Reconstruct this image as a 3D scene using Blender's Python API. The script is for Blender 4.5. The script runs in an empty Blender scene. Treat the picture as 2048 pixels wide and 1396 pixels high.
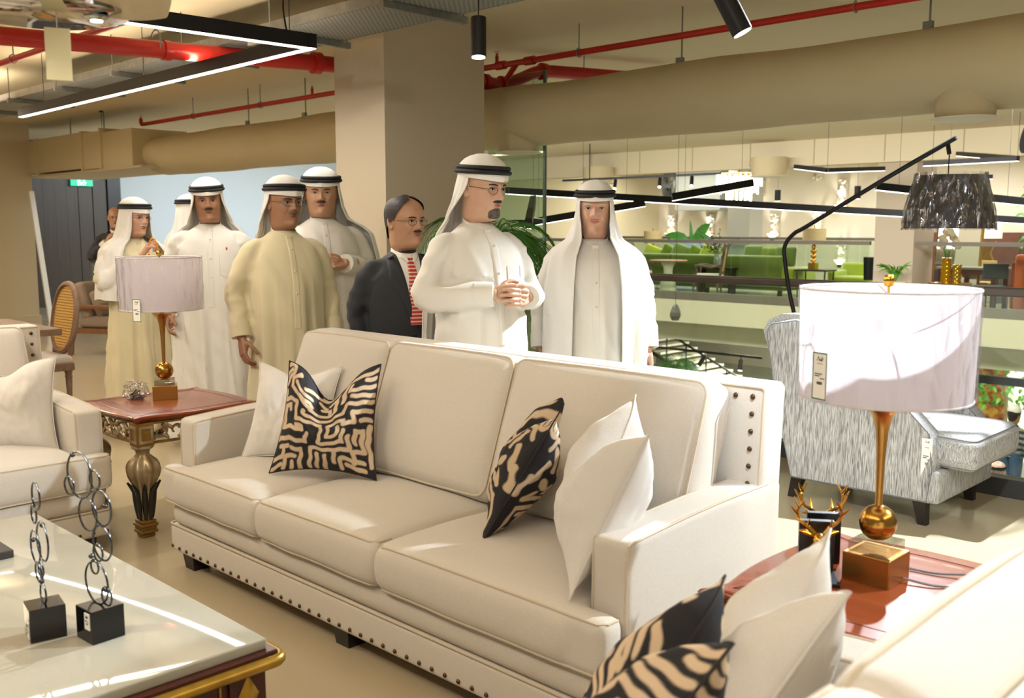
import bpy, bmesh, math, random
import numpy as np
from mathutils import Vector, Matrix, noise
from mathutils.bvhtree import BVHTree
random.seed(7); rng = np.random.default_rng(7)
PI = math.pi; R = math.radians
S = bpy.context.scene
C = S.collection

# ------------------------------------------------------------------ camera
cam_d = bpy.data.cameras.new('camera'); cam = bpy.data.objects.new('camera', cam_d); C.objects.link(cam)
cam.location = (0, 0, 1.5)
cam.rotation_euler = (R(90 - 7.03), 0, R(134.507 - 90))
cam_d.sensor_width = 36; cam_d.lens = 36 * 1955 / 2048
cam_d.clip_start = .05; cam_d.clip_end = 200
cam_d.dof.use_dof = True; cam_d.dof.focus_distance = 4.3; cam_d.dof.aperture_fstop = 4.5
S.camera = cam
# ------------------------------------------------------------------ view, world, lights
vs = S.view_settings
vs.view_transform = 'Standard'; vs.look = 'None'; vs.gamma = 1; vs.use_curve_mapping = False
vs.exposure = -.32
W = bpy.data.worlds.new('world'); S.world = W; W.use_nodes = True
bg = W.node_tree.nodes['Background']; bg.inputs[0].default_value = (1, .91, .78, 1); bg.inputs[1].default_value = .36

def lamp(name, kind, loc, target=None, power=100, color=(1, .86, .66), size=.2, size_y=None, angle=60, blend=.5):
    d = bpy.data.lights.new(name, kind); o = bpy.data.objects.new(name, d); C.objects.link(o)
    o.location = loc; d.energy = power; d.color = color
    if kind == 'AREA':
        d.size = size
        if size_y: d.shape = 'RECTANGLE'; d.size_y = size_y
    elif kind == 'SPOT':
        d.spot_size = R(angle); d.spot_blend = blend; d.shadow_soft_size = size
    else: d.shadow_soft_size = size
    if target is not None:
        o.rotation_euler = (Vector(target) - Vector(loc)).to_track_quat('-Z', 'Y').to_euler()
    return o
WARM = (1, .83, .61); NEUT = (1, .94, .86); COOL = (.84, .93, 1)
# light of the L-shaped bar, plus added fill lights without fixtures
lamp('linear_and_fill_light', 'AREA', (-7.8, 3.6, 2.585), (-7.8, 3.6, 0), 60, NEUT, 5.0, .05)
lamp('linear_and_fill_light', 'AREA', (-5.34, 1.5, 2.585), (-5.34, 1.5, 0), 40, NEUT, .05, 4.0)
lamp('linear_and_fill_light', 'AREA', (-7.8, 3.6, 2.70), (-7.8, 3.6, 4), 30, WARM, 5.0, .05)  # added upward fill that brightens the ceiling above the bar
for x, y, l, pw in ((-1.4, -.3, 4.0, 60), (-4.6, .2, 4.0, 46), (-10.5, 1.2, 5.0, 150), (-12.8, 3.6, 3.0, 70)):
    lamp('linear_and_fill_light', 'AREA', (x, y, 2.75), (x, y, 0), pw, NEUT if x > -2 else WARM, l, .25); lamp('linear_and_fill_light', 'AREA', (x, y, 2.85), (x, y, 4), pw * .7, WARM, l, .25)  # added fill pairs, downward and upward, with no fixture built
lamp('linear_and_fill_light', 'AREA', (1.6, 3.4, 2.75), (1.6, 3.4, 0), 60, NEUT, .25, 4.0); lamp('linear_and_fill_light', 'AREA', (1.6, 3.4, 2.85), (1.6, 3.4, 4), 60, WARM, .25, 4.0)  # added out-of-view fill, downward and upward
lamp('linear_and_fill_light', 'AREA', (-16.0, 10.5, 2.9), (-17.5, 10.5, 0), 300, COOL, 5.0, .6)  # added cool fill that brightens the back wall
# track spots aimed at the people and at the seating group
lamp('track_spot_light', 'SPOT', (-1.2, .6, 3.0), (-3.3, 3.4, 1.3), 110, NEUT, .05, angle=50, blend=.6)
lamp('track_spot_light', 'SPOT', (-3.6, .3, 3.0), (-5.6, 3.2, 1.2), 130, NEUT, .05, angle=60, blend=.6)
lamp('track_spot_light', 'SPOT', (-5.0, 2.5, 3.0), (-3.4, 3.35, 1.5), 150, NEUT, .12, angle=38, blend=.5)
lamp('track_spot_light', 'SPOT', (-7.4, 2.6, 3.0), (-5.6, 3.2, 1.4), 170, NEUT, .04, angle=50, blend=.5)
lamp('track_spot_light', 'SPOT', (-2.12, 5.70, 2.93), (-1.2, 3.2, .3), 1750, COOL, .04, angle=80, blend=.3)
lamp('track_spot_light', 'SPOT', (.25, 4.45, 2.72), (-1.35, 2.1, .5), 1000, COOL, .04, angle=60, blend=.35)
lamp('track_spot_light', 'SPOT', (-.5, 1.4, 3.0), (-1.9, 4.6, .3), 480, COOL, .05, angle=46, blend=.5)
# added fill lights for the far balcony, atrium and lower floor
for x, y, p in ((-13, 20, 270), (-7, 20, 300), (-17, 24, 300), (-10, 25, 300), (-4.5, 24, 270)):
    lamp('linear_and_fill_light', 'AREA', (x, y, 3.3), (x, y, 0), p, NEUT, 4, 1.0)  # unseen fill hidden behind the bulkhead
for x, y, p in ((-8, 11.5, 420), (-3, 12, 420), (-12, 12, 260), (-11, 21.2, 1000), (-9, 26, 900), (-4, 18.8, 420)):
    lamp('linear_and_fill_light', 'AREA', (x, y, 2.9 if y < 15 else -.75), (x, y + (3 if y < 15 else 0), -4), p, NEUT, 4, 1.0)  # unseen fill over the atrium and under the far slab

# ------------------------------------------------------------------ materials
def lin(h):
    if isinstance(h, str):
        h = h.lstrip('#'); c = [int(h[i:i+2], 16) / 255 for i in (0, 2, 4)]
        return tuple((x / 12.92 if x <= .04045 else ((x + .055) / 1.055) ** 2.4) for x in c) + (1,)
    return tuple(h) + (1,) if len(h) == 3 else tuple(h)
MATS = {}
def mat(name, col, rough=.6, metal=0, var=None, bump=None, emit=None, spec=None, trans=0, sheen=0, coat=0, stretch=None, ior=None, alpha=None):
    """var=(scale, colour2[, contrast]); bump=(scale, strength); stretch=(sx,sy,sz) of the object coordinates."""
    if name in MATS: return MATS[name]
    m = bpy.data.materials.new(name); m.use_nodes = True; nt = m.node_tree; n = nt.nodes; L = nt.links
    b = n['Principled BSDF']; I = b.inputs
    I['Base Color'].default_value = lin(col); I['Roughness'].default_value = rough; I['Metallic'].default_value = metal
    if spec is not None: I['Specular IOR Level'].default_value = spec
    if trans: I['Transmission Weight'].default_value = trans
    if sheen: I['Sheen Weight'].default_value = sheen; I['Sheen Roughness'].default_value = .5
    if coat: I['Coat Weight'].default_value = coat; I['Coat Roughness'].default_value = .06
    if ior: I['IOR'].default_value = ior
    if alpha is not None: I['Alpha'].default_value = alpha
    if emit: I['Emission Color'].default_value = lin(emit[0]); I['Emission Strength'].default_value = emit[1]
    if var or bump:
        tc = n.new('ShaderNodeTexCoord'); mp = n.new('ShaderNodeMapping'); L.new(tc.outputs['Object'], mp.inputs[0])
        if stretch: mp.inputs['Scale'].default_value = stretch
    if var:
        t = n.new('ShaderNodeTexNoise'); t.inputs['Scale'].default_value = var[0]; t.inputs['Detail'].default_value = 5
        L.new(mp.outputs[0], t.inputs['Vector'])
        r = n.new('ShaderNodeValToRGB'); k = var[2] if len(var) > 2 else .25
        r.color_ramp.elements[0].position = .5 - k; r.color_ramp.elements[1].position = .5 + k
        r.color_ramp.elements[0].color = lin(col); r.color_ramp.elements[1].color = lin(var[1])
        L.new(t.outputs['Fac'], r.inputs[0]); L.new(r.outputs[0], I['Base Color'])
    if bump:
        t2 = n.new('ShaderNodeTexNoise'); t2.inputs['Scale'].default_value = bump[0]; t2.inputs['Detail'].default_value = 3
        L.new(mp.outputs[0], t2.inputs['Vector'])
        bm_ = n.new('ShaderNodeBump'); bm_.inputs['Strength'].default_value = bump[1]; bm_.inputs['Distance'].default_value = .01
        L.new(t2.outputs['Fac'], bm_.inputs['Height']); L.new(bm_.outputs[0], I['Normal'])
    MATS[name] = m; return m
def glass(name, tint, refl=.12):
    if name in MATS: return MATS[name]
    m = bpy.data.materials.new(name); m.use_nodes = True; nt = m.node_tree; n = nt.nodes; L = nt.links
    n.remove(n['Principled BSDF']); out = n['Material Output']
    a = n.new('ShaderNodeBsdfTransparent'); a.inputs[0].default_value = lin(tint)
    g = n.new('ShaderNodeBsdfGlossy'); g.inputs['Roughness'].default_value = .02
    f = n.new('ShaderNodeLayerWeight'); f.inputs[0].default_value = .5
    pw = n.new('ShaderNodeMath'); pw.operation = 'POWER'; pw.inputs[1].default_value = 5
    mx = n.new('ShaderNodeMixShader'); mth = n.new('ShaderNodeMath'); mth.operation = 'MULTIPLY_ADD'; mth.inputs[1].default_value = .9; mth.inputs[2].default_value = refl * .35
    L.new(f.outputs['Facing'], pw.inputs[0]); L.new(pw.outputs[0], mth.inputs[0]); L.new(mth.outputs[0], mx.inputs[0]); L.new(a.outputs[0], mx.inputs[1]); L.new(g.outputs[0], mx.inputs[2])
    L.new(mx.outputs[0], out.inputs[0]); MATS[name] = m; return m
def film(name, refl=.5, tint='#f4f4f6', scale=30, stretch=(1, 1, .25), body=0):
    """crinkled clear plastic: mostly transparent, sharp gloss broken by a bump"""
    if name in MATS: return MATS[name]
    m = bpy.data.materials.new(name); m.use_nodes = True; nt = m.node_tree; n = nt.nodes; L = nt.links
    n.remove(n['Principled BSDF']); out = n['Material Output']
    a = n.new('ShaderNodeBsdfTransparent'); a.inputs[0].default_value = lin(tint)
    g = n.new('ShaderNodeBsdfGlossy'); g.inputs['Roughness'].default_value = .12
    tc = n.new('ShaderNodeTexCoord'); mp = n.new('ShaderNodeMapping'); mp.inputs['Scale'].default_value = stretch
    t = n.new('ShaderNodeTexVoronoi'); t.inputs['Scale'].default_value = scale
    ns = n.new('ShaderNodeTexNoise'); ns.inputs['Scale'].default_value = scale * .4; ns.inputs['Detail'].default_value = 4
    ad = n.new('ShaderNodeMath'); ad.operation = 'ADD'
    L.new(tc.outputs['Object'], mp.inputs[0]); L.new(mp.outputs[0], t.inputs['Vector']); L.new(mp.outputs[0], ns.inputs['Vector'])
    L.new(t.outputs['Distance'], ad.inputs[0]); L.new(ns.outputs['Fac'], ad.inputs[1])
    bp = n.new('ShaderNodeBump'); bp.inputs['Strength'].default_value = 1; bp.inputs['Distance'].default_value = .02
    L.new(ad.outputs[0], bp.inputs['Height']); L.new(bp.outputs[0], g.inputs['Normal'])
    f = n.new('ShaderNodeLayerWeight'); f.inputs['Blend'].default_value = .5; L.new(bp.outputs[0], f.inputs['Normal'])
    pw = n.new('ShaderNodeMath'); pw.operation = 'POWER'; pw.inputs[1].default_value = 2.2; ma = n.new('ShaderNodeMath'); ma.operation = 'MULTIPLY_ADD'; ma.inputs[1].default_value = refl * 1.4; ma.inputs[2].default_value = refl * .2; ma.use_clamp = True
    mx = n.new('ShaderNodeMixShader'); L.new(f.outputs['Facing'], pw.inputs[0]); L.new(pw.outputs[0], ma.inputs[0]); L.new(ma.outputs[0], mx.inputs[0]); L.new(a.outputs[0], mx.inputs[1]); L.new(g.outputs[0], mx.inputs[2])
    L.new(mx.outputs[0], out.inputs[0]); MATS[name] = m; return m
def attr_mat(name, rough=.85, bump=(900, .15)):
    """colour comes from the 'print' colour attribute of the mesh (flat woven print)"""
    m = mat(name, '#ffffff', rough, bump=bump); nt = m.node_tree
    a = nt.nodes.new('ShaderNodeVertexColor'); a.layer_name = 'print'
    nt.links.new(a.outputs[0], nt.nodes['Principled BSDF'].inputs['Base Color']); return m

linen = mat('linen', '#d8d1c6', .9, var=(260, '#cac2b6', .3), bump=(700, .35), sheen=.2)
linen_white = mat('linen_white', '#e0dcd6', .9, var=(260, '#d6d1ca', .3), bump=(700, .25), sheen=.2)
piping_m = mat('piping', '#cdbfa9', .9, bump=(600, .3))
stud_m = mat('antique_brass', '#5c4630', .38, .85)
darkwood = mat('dark_wood', '#241a18', .4, var=(20, '#15100f'))
brass = mat('brass', '#b98a4a', .28, .95, var=(3, '#a87a3e', .3))
brass_polish = mat('brass_polished', '#d9a441', .14, 1)
black_metal = mat('black_metal', '#16171a', .45, .3)
black_gloss = mat('black_gloss', '#08080a', .18, spec=.6)
white_plain = mat('white_card', '#f1efe8', .7)
ink = mat('ink', '#2a2a2c', .8); ink_green = mat('ink_green', '#3f6a44', .8); ink_pale = mat('ink_pale', '#b39a92', .8)
red_paint = mat('red_paint', '#c2261c', .32, var=(3, '#a81d16', .3))
galv = mat('galvanised', '#9a9c98', .42, .8, var=(14, '#7d807e', .3))
wall_beige = mat('wall_beige', '#c9bda2', .85, var=(1.2, '#c3b698', .4))
wall_white = mat('wall_white', '#e4dfd0', .85, var=(1, '#dfd9c8', .4))
led_m = mat('led_diffuser', '#ffffff', .5, emit=('#fff4e2', 9))
glass_m = glass('glass_clear', '#f1f7f1', .10)

# ------------------------------------------------------------------ geometry helpers
class G:
    """collects vertices and faces; .obj() links them as ONE mesh object"""
    def __init__(s): s.v = []; s.f = []; s.m = []; s.k = 0
    def add(s, V, F, M=None):
        o = len(s.v)
        s.v += [tuple(M @ Vector(p)) for p in V] if M is not None else [tuple(p) for p in V]
        s.f += [tuple(i + o for i in q) for q in F]; s.m += [s.k] * len(F); return s
    def mi(s, k): s.k = k; return s
    def box(s, c, d, M=None, top=None):
        x, y, z = c; a, b, h = d[0] / 2, d[1] / 2, d[2] / 2; t = top or (1, 1)
        V = [(x + sx * a * (t[0] if sz > 0 else 1), y + sy * b * (t[1] if sz > 0 else 1), z + sz * h) for sz in (-1, 1) for sy in (-1, 1) for sx in (-1, 1)]
        return s.add(V, [(0, 2, 3, 1), (4, 5, 7, 6), (0, 1, 5, 4), (2, 6, 7, 3), (0, 4, 6, 2), (1, 3, 7, 5)], M)
    def box2(s, lo, hi, M=None): return s.box([(a + b) / 2 for a, b in zip(lo, hi)], [b - a for a, b in zip(lo, hi)], M)
    def bevbox(s, c, d, r=.01, M=None, seg=2):
        V, F = rbox(d, r, seg, 1); return s.add(V + np.array(c), F, M)
    def loft(s, rings, closed=True, cap0=True, cap1=True, M=None):
        n = len(rings[0]); V = [p for r in rings for p in r]; F = []
        for i in range(len(rings) - 1):
            for j in range(n if closed else n - 1):
                k = (j + 1) % n; F.append((i * n + j, i * n + k, (i + 1) * n + k, (i + 1) * n + j))
        if cap0 and closed: F.append(tuple(range(n - 1, -1, -1)))
        if cap1 and closed: F.append(tuple((len(rings) - 1) * n + j for j in range(n)))
        return s.add(V, F, M)
    def lathe(s, prof, n=20, c=(0, 0, 0), M=None, sx=1, sy=1):
        return s.loft([[(c[0] + r * sx * math.cos(2 * PI * j / n), c[1] + r * sy * math.sin(2 * PI * j / n), c[2] + z) for j in range(n)] for r, z in prof], M=M)
    def tube(s, path, r, n=8, M=None, closed=False, flat=1):
        P = [Vector(p) for p in path]; N = len(P); rr = r if hasattr(r, '__len__') else [r] * N
        T = []
        for i in range(N):
            a = P[(i - 1) % N if closed else max(i - 1, 0)]; b = P[(i + 1) % N if closed else min(i + 1, N - 1)]
            t = (b - a); T.append(t.normalized() if t.length > 1e-9 else Vector((0, 0, 1)))
        up = Vector((0, 0, 1)) if abs(T[0].z) < .9 else Vector((1, 0, 0))
        u = (up - T[0] * up.dot(T[0])).normalized(); rings = []
        for i in range(N):
            u = u - T[i] * u.dot(T[i]); u = u.normalized() if u.length > 1e-6 else T[i].orthogonal().normalized()
            w = T[i].cross(u)
            rings.append([tuple(P[i] + (u * math.cos(2 * PI * j / n) * flat + w * math.sin(2 * PI * j / n)) * rr[i]) for j in range(n)])
        if closed:
            o = len(s.v); s.loft(rings, True, False, False, M); m = (N - 1) * n
            s.f += [(o + m + j, o + m + (j + 1) % n, o + (j + 1) % n, o + j) for j in range(n)]; s.m += [s.k] * n; return s
        return s.loft(rings, M=M)
    def cyl(s, a, b, r, n=12, r2=None, M=None): return s.tube([a, b], [r, r if r2 is None else r2], n, M)
    def ball(s, c, r, n=12, M=None):
        r3 = r if hasattr(r, '__len__') else (r, r, r); rings = []
        for i in range(1, n):
            t = PI * i / n
            rings.append([(c[0] + r3[0] * math.sin(t) * math.cos(2 * PI * j / (2 * n)), c[1] + r3[1] * math.sin(t) * math.sin(2 * PI * j / (2 * n)), c[2] - r3[2] * math.cos(t)) for j in range(2 * n)])
        return s.loft(rings, M=M)
    def prism(s, poly, z0, z1, M=None):
        n = len(poly); V = [(x, y, z0) for x, y in poly] + [(x, y, z1) for x, y in poly]
        F = [tuple(range(n - 1, -1, -1)), tuple(range(n, 2 * n))] + [(i, (i + 1) % n, n + (i + 1) % n, n + i) for i in range(n)]
        return s.add(V, F, M)
    def obj(s, name, m, parent=None, smooth=False, **k): return mesh(name, s.v, s.f, m, parent, smooth, s.m if isinstance(m, (list, tuple)) else None, **k)

def mesh(name, V, F, m, parent=None, smooth=False, mi=None, angle=None):
    me = bpy.data.meshes.new(name); me.from_pydata([tuple(map(float, p)) for p in V], [], F); me.update()
    for x in (m if isinstance(m, (list, tuple)) else [m]): me.materials.append(x)
    if mi is not None: me.polygons.foreach_set('material_index', mi)
    if smooth: me.polygons.foreach_set('use_smooth', [True] * len(me.polygons))
    bm = bmesh.new(); bm.from_mesh(me); bmesh.ops.recalc_face_normals(bm, faces=bm.faces); bm.to_mesh(me); bm.free()
    if smooth and angle != 0:
        try: me.set_sharp_from_angle(angle=R(angle or 42))
        except Exception: pass
    o = bpy.data.objects.new(name, me); C.objects.link(o)
    if parent: o.parent = parent
    return o
def thing(name, label, cat, loc=(0, 0, 0), rz=0, group=None):
    o = bpy.data.objects.new(name, None); C.objects.link(o); o.empty_display_size = .1
    o.location = loc; o.rotation_euler = (0, 0, R(rz)); return tag(o, label, cat, group)
def tag(o, label, cat, group=None):
    o['label'] = label; o['category'] = cat
    if group: o['group'] = group
    return o
def struct(o): o['kind'] = 'structure'; return o
def stuff(o): o['kind'] = 'stuff'; return o
def dup(o, parent=None, **k):
    c = o.copy(); C.objects.link(c); c.parent = parent
    for ch in list(o.children): dup(ch, c)
    if parent is None:
        if 'loc' in k: c.location = k['loc']
        if 'rz' in k: c.rotation_euler = (0, 0, R(k['rz']))
        for q in ('label', 'group'):
            if q in k: c[q] = k[q]
    return c
def place(src, name, parent, loc, rot=(0, 0, 0)):
    """another object that shares src's mesh"""
    o = bpy.data.objects.new(name, src.data); C.objects.link(o); o.parent = parent; o.location = loc; o.rotation_euler = rot; return o
def T(loc=(0, 0, 0), rz=0, rx=0, ry=0, s=1):
    return Matrix.Translation(loc) @ Matrix.Rotation(R(rz), 4, 'Z') @ Matrix.Rotation(R(ry), 4, 'Y') @ Matrix.Rotation(R(rx), 4, 'X') @ (Matrix.Scale(s, 4) if not hasattr(s, '__len__') else Matrix.Diagonal((*s, 1)))
def rbox(d, r, seg=3, mid=1):
    """rounded box as numpy vertices and quads"""
    h = np.array(d) / 2.; r = min(r, *(h * .999))
    def ax(k):
        e = [-h[k] + r * i / seg for i in range(seg)] ; m = [(-h[k] + r) + (2 * h[k] - 2 * r) * i / mid for i in range(mid + 1)]
        return np.array(e + m + [-q for q in e[::-1]])
    A = [ax(k) for k in range(3)]; ids = {}; V = []; F = []
    def vid(p):
        key = tuple(np.round(p, 7))
        if key not in ids: ids[key] = len(V); V.append(p)
        return ids[key]
    for k in range(3):
        i, j = (k + 1) % 3, (k + 2) % 3
        for sgn in (-1, 1):
            for a in range(len(A[i]) - 1):
                for b in range(len(A[j]) - 1):
                    q = []
                    for da, db in ((0, 0), (1, 0), (1, 1), (0, 1)):
                        p = np.zeros(3); p[k] = sgn * h[k]; p[i] = A[i][a + da]; p[j] = A[j][b + db]; q.append(vid(p))
                    F.append(tuple(q if sgn > 0 else q[::-1]))
    V = np.array(V); c = np.clip(V, -h + r, h - r); e = V - c; n = np.linalg.norm(e, axis=1, keepdims=True)
    # spread the points evenly along the rounding
    return np.where(n > 1e-9, c + e / np.maximum(n, 1e-9) * r, V), F
def fuse(g, voxel, it=4, fac=.5):
    """voxel union of everything in g -> (V, F) arrays, smoothed"""
    me = bpy.data.meshes.new('tmp'); me.from_pydata([tuple(map(float, p)) for p in g.v], [], g.f)
    bm = bmesh.new(); bm.from_mesh(me); bmesh.ops.recalc_face_normals(bm, faces=bm.faces); bm.to_mesh(me); bm.free()
    o = bpy.data.objects.new('tmp', me); C.objects.link(o)
    m = o.modifiers.new('r', 'REMESH'); m.mode = 'VOXEL'; m.voxel_size = voxel
    if it: s = o.modifiers.new('s', 'SMOOTH'); s.factor = fac; s.iterations = it
    dg = bpy.context.evaluated_depsgraph_get(); ev = o.evaluated_get(dg); e = ev.to_mesh()
    V = np.empty(len(e.vertices) * 3); e.vertices.foreach_get('co', V); F = [tuple(p.vertices) for p in e.polygons]
    ev.to_mesh_clear(); bpy.data.objects.remove(o); bpy.data.meshes.remove(me)
    return V.reshape(-1, 3), F
def vnormals(V, F):
    me = bpy.data.meshes.new('tmp'); me.from_pydata([tuple(map(float, p)) for p in V], [], F); me.update()
    N = np.empty(len(V) * 3); me.vertices.foreach_get('normal', N); bpy.data.meshes.remove(me); return N.reshape(-1, 3)
def wob(p, sc, amp, seed=0):
    return noise.noise(Vector((p[0] * sc + seed * 7.3, p[1] * sc, p[2] * sc))) * amp
def lerp_tab(tab, z):
    t = np.array(tab); o = np.argsort(t[:, 0]); return [float(np.interp(z, t[o, 0], t[o, k])) for k in range(1, t.shape[1])]
def smooth_path(pts, n=8, closed=False):
    P = [Vector(p) for p in pts]; N = len(P); out = []
    rng_ = range(N if closed else N - 1)
    for i in rng_:
        g = (lambda k: P[k % N]) if closed else (lambda k: P[min(max(k, 0), N - 1)])
        a, b, c, d = g(i - 1), g(i), g(i + 1), g(i + 2)
        for j in range(n):
            t = j / n; out.append(.5 * ((2 * b) + (c - a) * t + (2 * a - 5 * b + 4 * c - d) * t * t + (3 * b - a - 3 * c + d) * t ** 3))
    if not closed: out.append(P[-1])
    return [tuple(p) for p in out]
def text(name, body, size, m, parent, loc, rot, extrude=.0006, align='CENTER'):
    cu = bpy.data.curves.new(name, 'FONT'); cu.body = body; cu.size = size; cu.align_x = align; cu.align_y = 'CENTER'; cu.extrude = extrude
    cu.resolution_u = 2
    t = bpy.data.objects.new('tmp', cu); C.objects.link(t); dg = bpy.context.evaluated_depsgraph_get()
    me = bpy.data.meshes.new_from_object(t.evaluated_get(dg)); bpy.data.objects.remove(t)
    me.materials.clear(); me.materials.append(m); o = bpy.data.objects.new(name, me); C.objects.link(o)
    o.parent = parent; o.location = loc; o.rotation_euler = rot; return o
# ================================================================== the setting
floor_m = mat('floor_polished', '#b7aa90', .16, var=(.9, '#aa9c80', .45), bump=(60, .02), spec=.5)
floor_far = mat('floor_far', '#a7a795', .2, var=(.7, '#9a9a88', .4))
ceil_m = mat('ceiling_paint', '#d8ccb0', .9, var=(.6, '#d0c3a4', .5))
struct(G().prism([(-24, -5), (5, -5), (5, 5.86), (-7.0, 5.86), (-7.6, 6.5), (-17.5, 15), (-24, 15)], -.35, 0).obj('floor', floor_m))
struct(G().box2((-24, -5, 3.15), (5, 17.25, 3.4)).box2((-30, 17.25, 3.7), (6, 32, 3.9)).obj('ceiling', ceil_m))
struct(G().box2((-20.0, 2, 0), (-19.5, 6.9, 3.15)).box2((-20.0, 6.9, 2.45), (-19.5, 8.62, 3.15)).obj('wall_left', mat('wall_dark_panel', '#3c3833', .5, var=(2, '#332f2b'))))
cool_wall = mat('wall_cool_white', '#c3ccd2', .8, var=(.5, '#b3bfc8', .5))
struct(G().box2((-20.0, 8.62, 0), (-19.5, 16.2, 3.15)).obj('wall_back', cool_wall))
# dark panelled door with lever and lock
dm = mat('door_veneer', '#4a4038', .45, var=(5, '#3c342d', .3), stretch=(8, 8, .35), bump=(40, .1))
d1 = struct(G().box2((-19.6, 6.9, 0), (-19.47, 7.78, 2.45)).obj('door_1', dm))
for y0, y1 in ((7.80, 8.06), (8.08, 8.34)): struct(G().box2((-19.6, y0, 0), (-19.48, y1, 2.45)).obj('door_panel', dm, d1))
for y0 in (6.9, 7.12, 7.34, 7.56): G().box2((-19.47, y0 + .001, .01), (-19.462, y0 + .219, 2.44)).obj('door_board', dm, d1)
G().box2((-19.56, 8.36, 0), (-19.44, 8.62, 2.5)).obj('door_frame', mat('frame_black', '#17161a', .4), d1)
h = G().cyl((-19.46, 7.98, 1.05), (-19.40, 7.98, 1.05), .02).tube([(-19.41, 7.98, 1.05), (-19.41, 8.2, 1.05)], .012, 8); h.obj('door_handle', mat('chrome', '#b9b9b6', .2, 1), d1, True)
G().cyl((-19.47, 7.98, .95), (-19.44, 7.98, .95), .03, 14).obj('door_lock', black_metal, d1, True)
# pier at the far left, with skirting
struct(G().box2((-17.6, 4.0, 0), (-16.65, 5.94, 3.15)).obj('wall_pier', wall_beige))
struct(G().box2((-17.62, 3.98, 0), (-16.62, 5.96, .1)).obj('baseboard_pier', wall_beige))
bd = tag(G().box2((-.012, -.045, 0), (.012, .045, 2.1)).obj('white_board', white_plain), 'narrow white board leaning against the far left pier', 'board')
bd.location = (-16.50, 6.06, 0); bd.rotation_euler = (R(4), R(-3), R(20))
# main square column
col_m = mat('column_paint', '#beb29b', .85, var=(1, '#b8ab93', .4))
struct(G().box2((-6.46, 4.6, 0), (-5.84, 5.62, 3.15)).obj('column_main', col_m))
# sheet of fixed glass beside the column (top goes up behind the duct)
t = thing('glass_screen', 'tall greenish glass screen beside the main column', 'glass screen', (-6.3, 6.6, 0))
G().box2((-.5, -.008, 0), (0.22, .008, 2.9)).obj('pane', glass('glass_green', '#dcebdf', .12), t)
G().box2((.215, -.012, 0), (.24, .012, 2.9)).obj('edge_profile', mat('glass_edge', '#5f7a66', .2, spec=.6), t)
# near balustrade along the atrium edge
hand_m = mat('handrail_metal', '#5a5048', .42, .3, var=(6, '#4f463f')); kerb_m = mat('kerb_metal', '#4b4b4a', .45, .4)
rail = thing('glass_railing', 'glass railing with dark handrail along the near edge of the atrium', 'railing', (0, 5.8, 0))
G().box2((-5.75, -.04, 0), (4, .06, .105)).obj('kerb_channel', kerb_m, rail)
G().bevbox((-.875, .0, 1.15), (9.75, .075, .05), .012).obj('handrail', hand_m, rail)
for x0 in (-5.75, -4.45, -2.9, -1.35, .2, 1.75): G().box2((x0 + .006, -.007, .10), (x0 + (1.29 if x0 < -5 else 1.54), .007, 1.13)).obj('glass_panel', glass_m, rail)
# atrium walls, far balcony slab, bulkhead, far walls
fascia_m = mat('fascia_paint', '#d8d2b8', .85, var=(.8, '#d2cbae', .4))
struct(G().box2((-30, 17.3, -.46), (8, 33, 0)).obj('floor_far', floor_far))
struct(G().box2((-30, 17.27, -.48), (8, 17.3, .0)).obj('trim_1', fascia_m))
struct(G().box2((-30, 18.0, -.95), (8, 18.5, -.46)).obj('trim_2', mat('soffit_paint', '#d8d5bd', .85)))
struct(G().box2((-30, 17.2, 2.67), (8, 17.5, 3.7)).obj('trim_3', mat('bulkhead_paint', '#dcd2b6', .85, var=(.5, '#d6cbac', .5))))
for i in range(9): struct(G().box2((-14.4 + i * 1.35, 17.19, 2.69), (-14.385 + i * 1.35, 17.2, 3.68)).obj('trim_seam', mat('seam', '#b5a98a', .9)))
far_wall = mat('wall_far', '#ded7c6', .85, var=(.4, '#d6cebb', .5))
struct(G().box2((-20.2, 27.2, 0), (6, 27.5, 3.7)).obj('wall_far', far_wall))
struct(G().box2((-20.2, 15.5, -3.2), (-19.8, 27.2, 3.7)).obj('wall_side', mat('wall_side', '#cfc6a8', .85, var=(.3, '#c8bd9c', .5))))
struct(G().box2((-20, 16, -3.1), (-6.9, 16.01, -3.0)).obj('trim_5', fascia_m))
struct(G().box2((-7.81, 17.32, 0), (-7.1, 18.2, 3.7)).obj('column_far', mat('column_far_paint', '#b7ab98', .85)))
struct(G().box2((-15.1, 24, 0), (-14.4, 24.7, 3.7)).obj('column_rear', mat('column_rear_paint', '#a9a99f', .85)))
# far balustrade
fr = thing('glass_railing', 'distant glass railing with grey handrail across the atrium', 'railing', (0, 17.36, 0))
G().box2((-19.8, -.05, -.02), (6, .05, .17)).obj('kerb_channel', mat('kerb_far', '#7b7568', .5, .3), fr)
for a, b in ((-19.8, -7.9), (-7.05, 6)): G().box2((a, -.04, 1.2), (b, .04, 1.27)).obj('handrail', mat('handrail_far', '#6b655c', .45, .3), fr)
x = -19.5
while x < 5.5:
    if not (-8.9 < x < -7.0): G().box2((x, -.008, .15), (x + 1.43, .008, 1.2)).obj('glass_panel', glass_m, fr)
    x += 1.45
fr2 = thing('glass_railing', 'second glass railing at the rear behind the green sofas', 'railing', (0, 23.6, 0))
G().box2((-19.8, -.04, 1.2), (-9.5, .04, 1.27)).obj('handrail', mat('handrail_far', '#6b655c'), fr2)
G().box2((-11.6, -.3, -.02), (-9.5, .05, .2)).obj('kerb_channel', mat('kerb_far', '#7b7568'), fr2)
for i in range(7): G().box2((-19.7 + i * 1.45, -.008, .05), (-18.27 + i * 1.45, .008, 1.2)).obj('glass_panel', glass_m, fr2)
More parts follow.
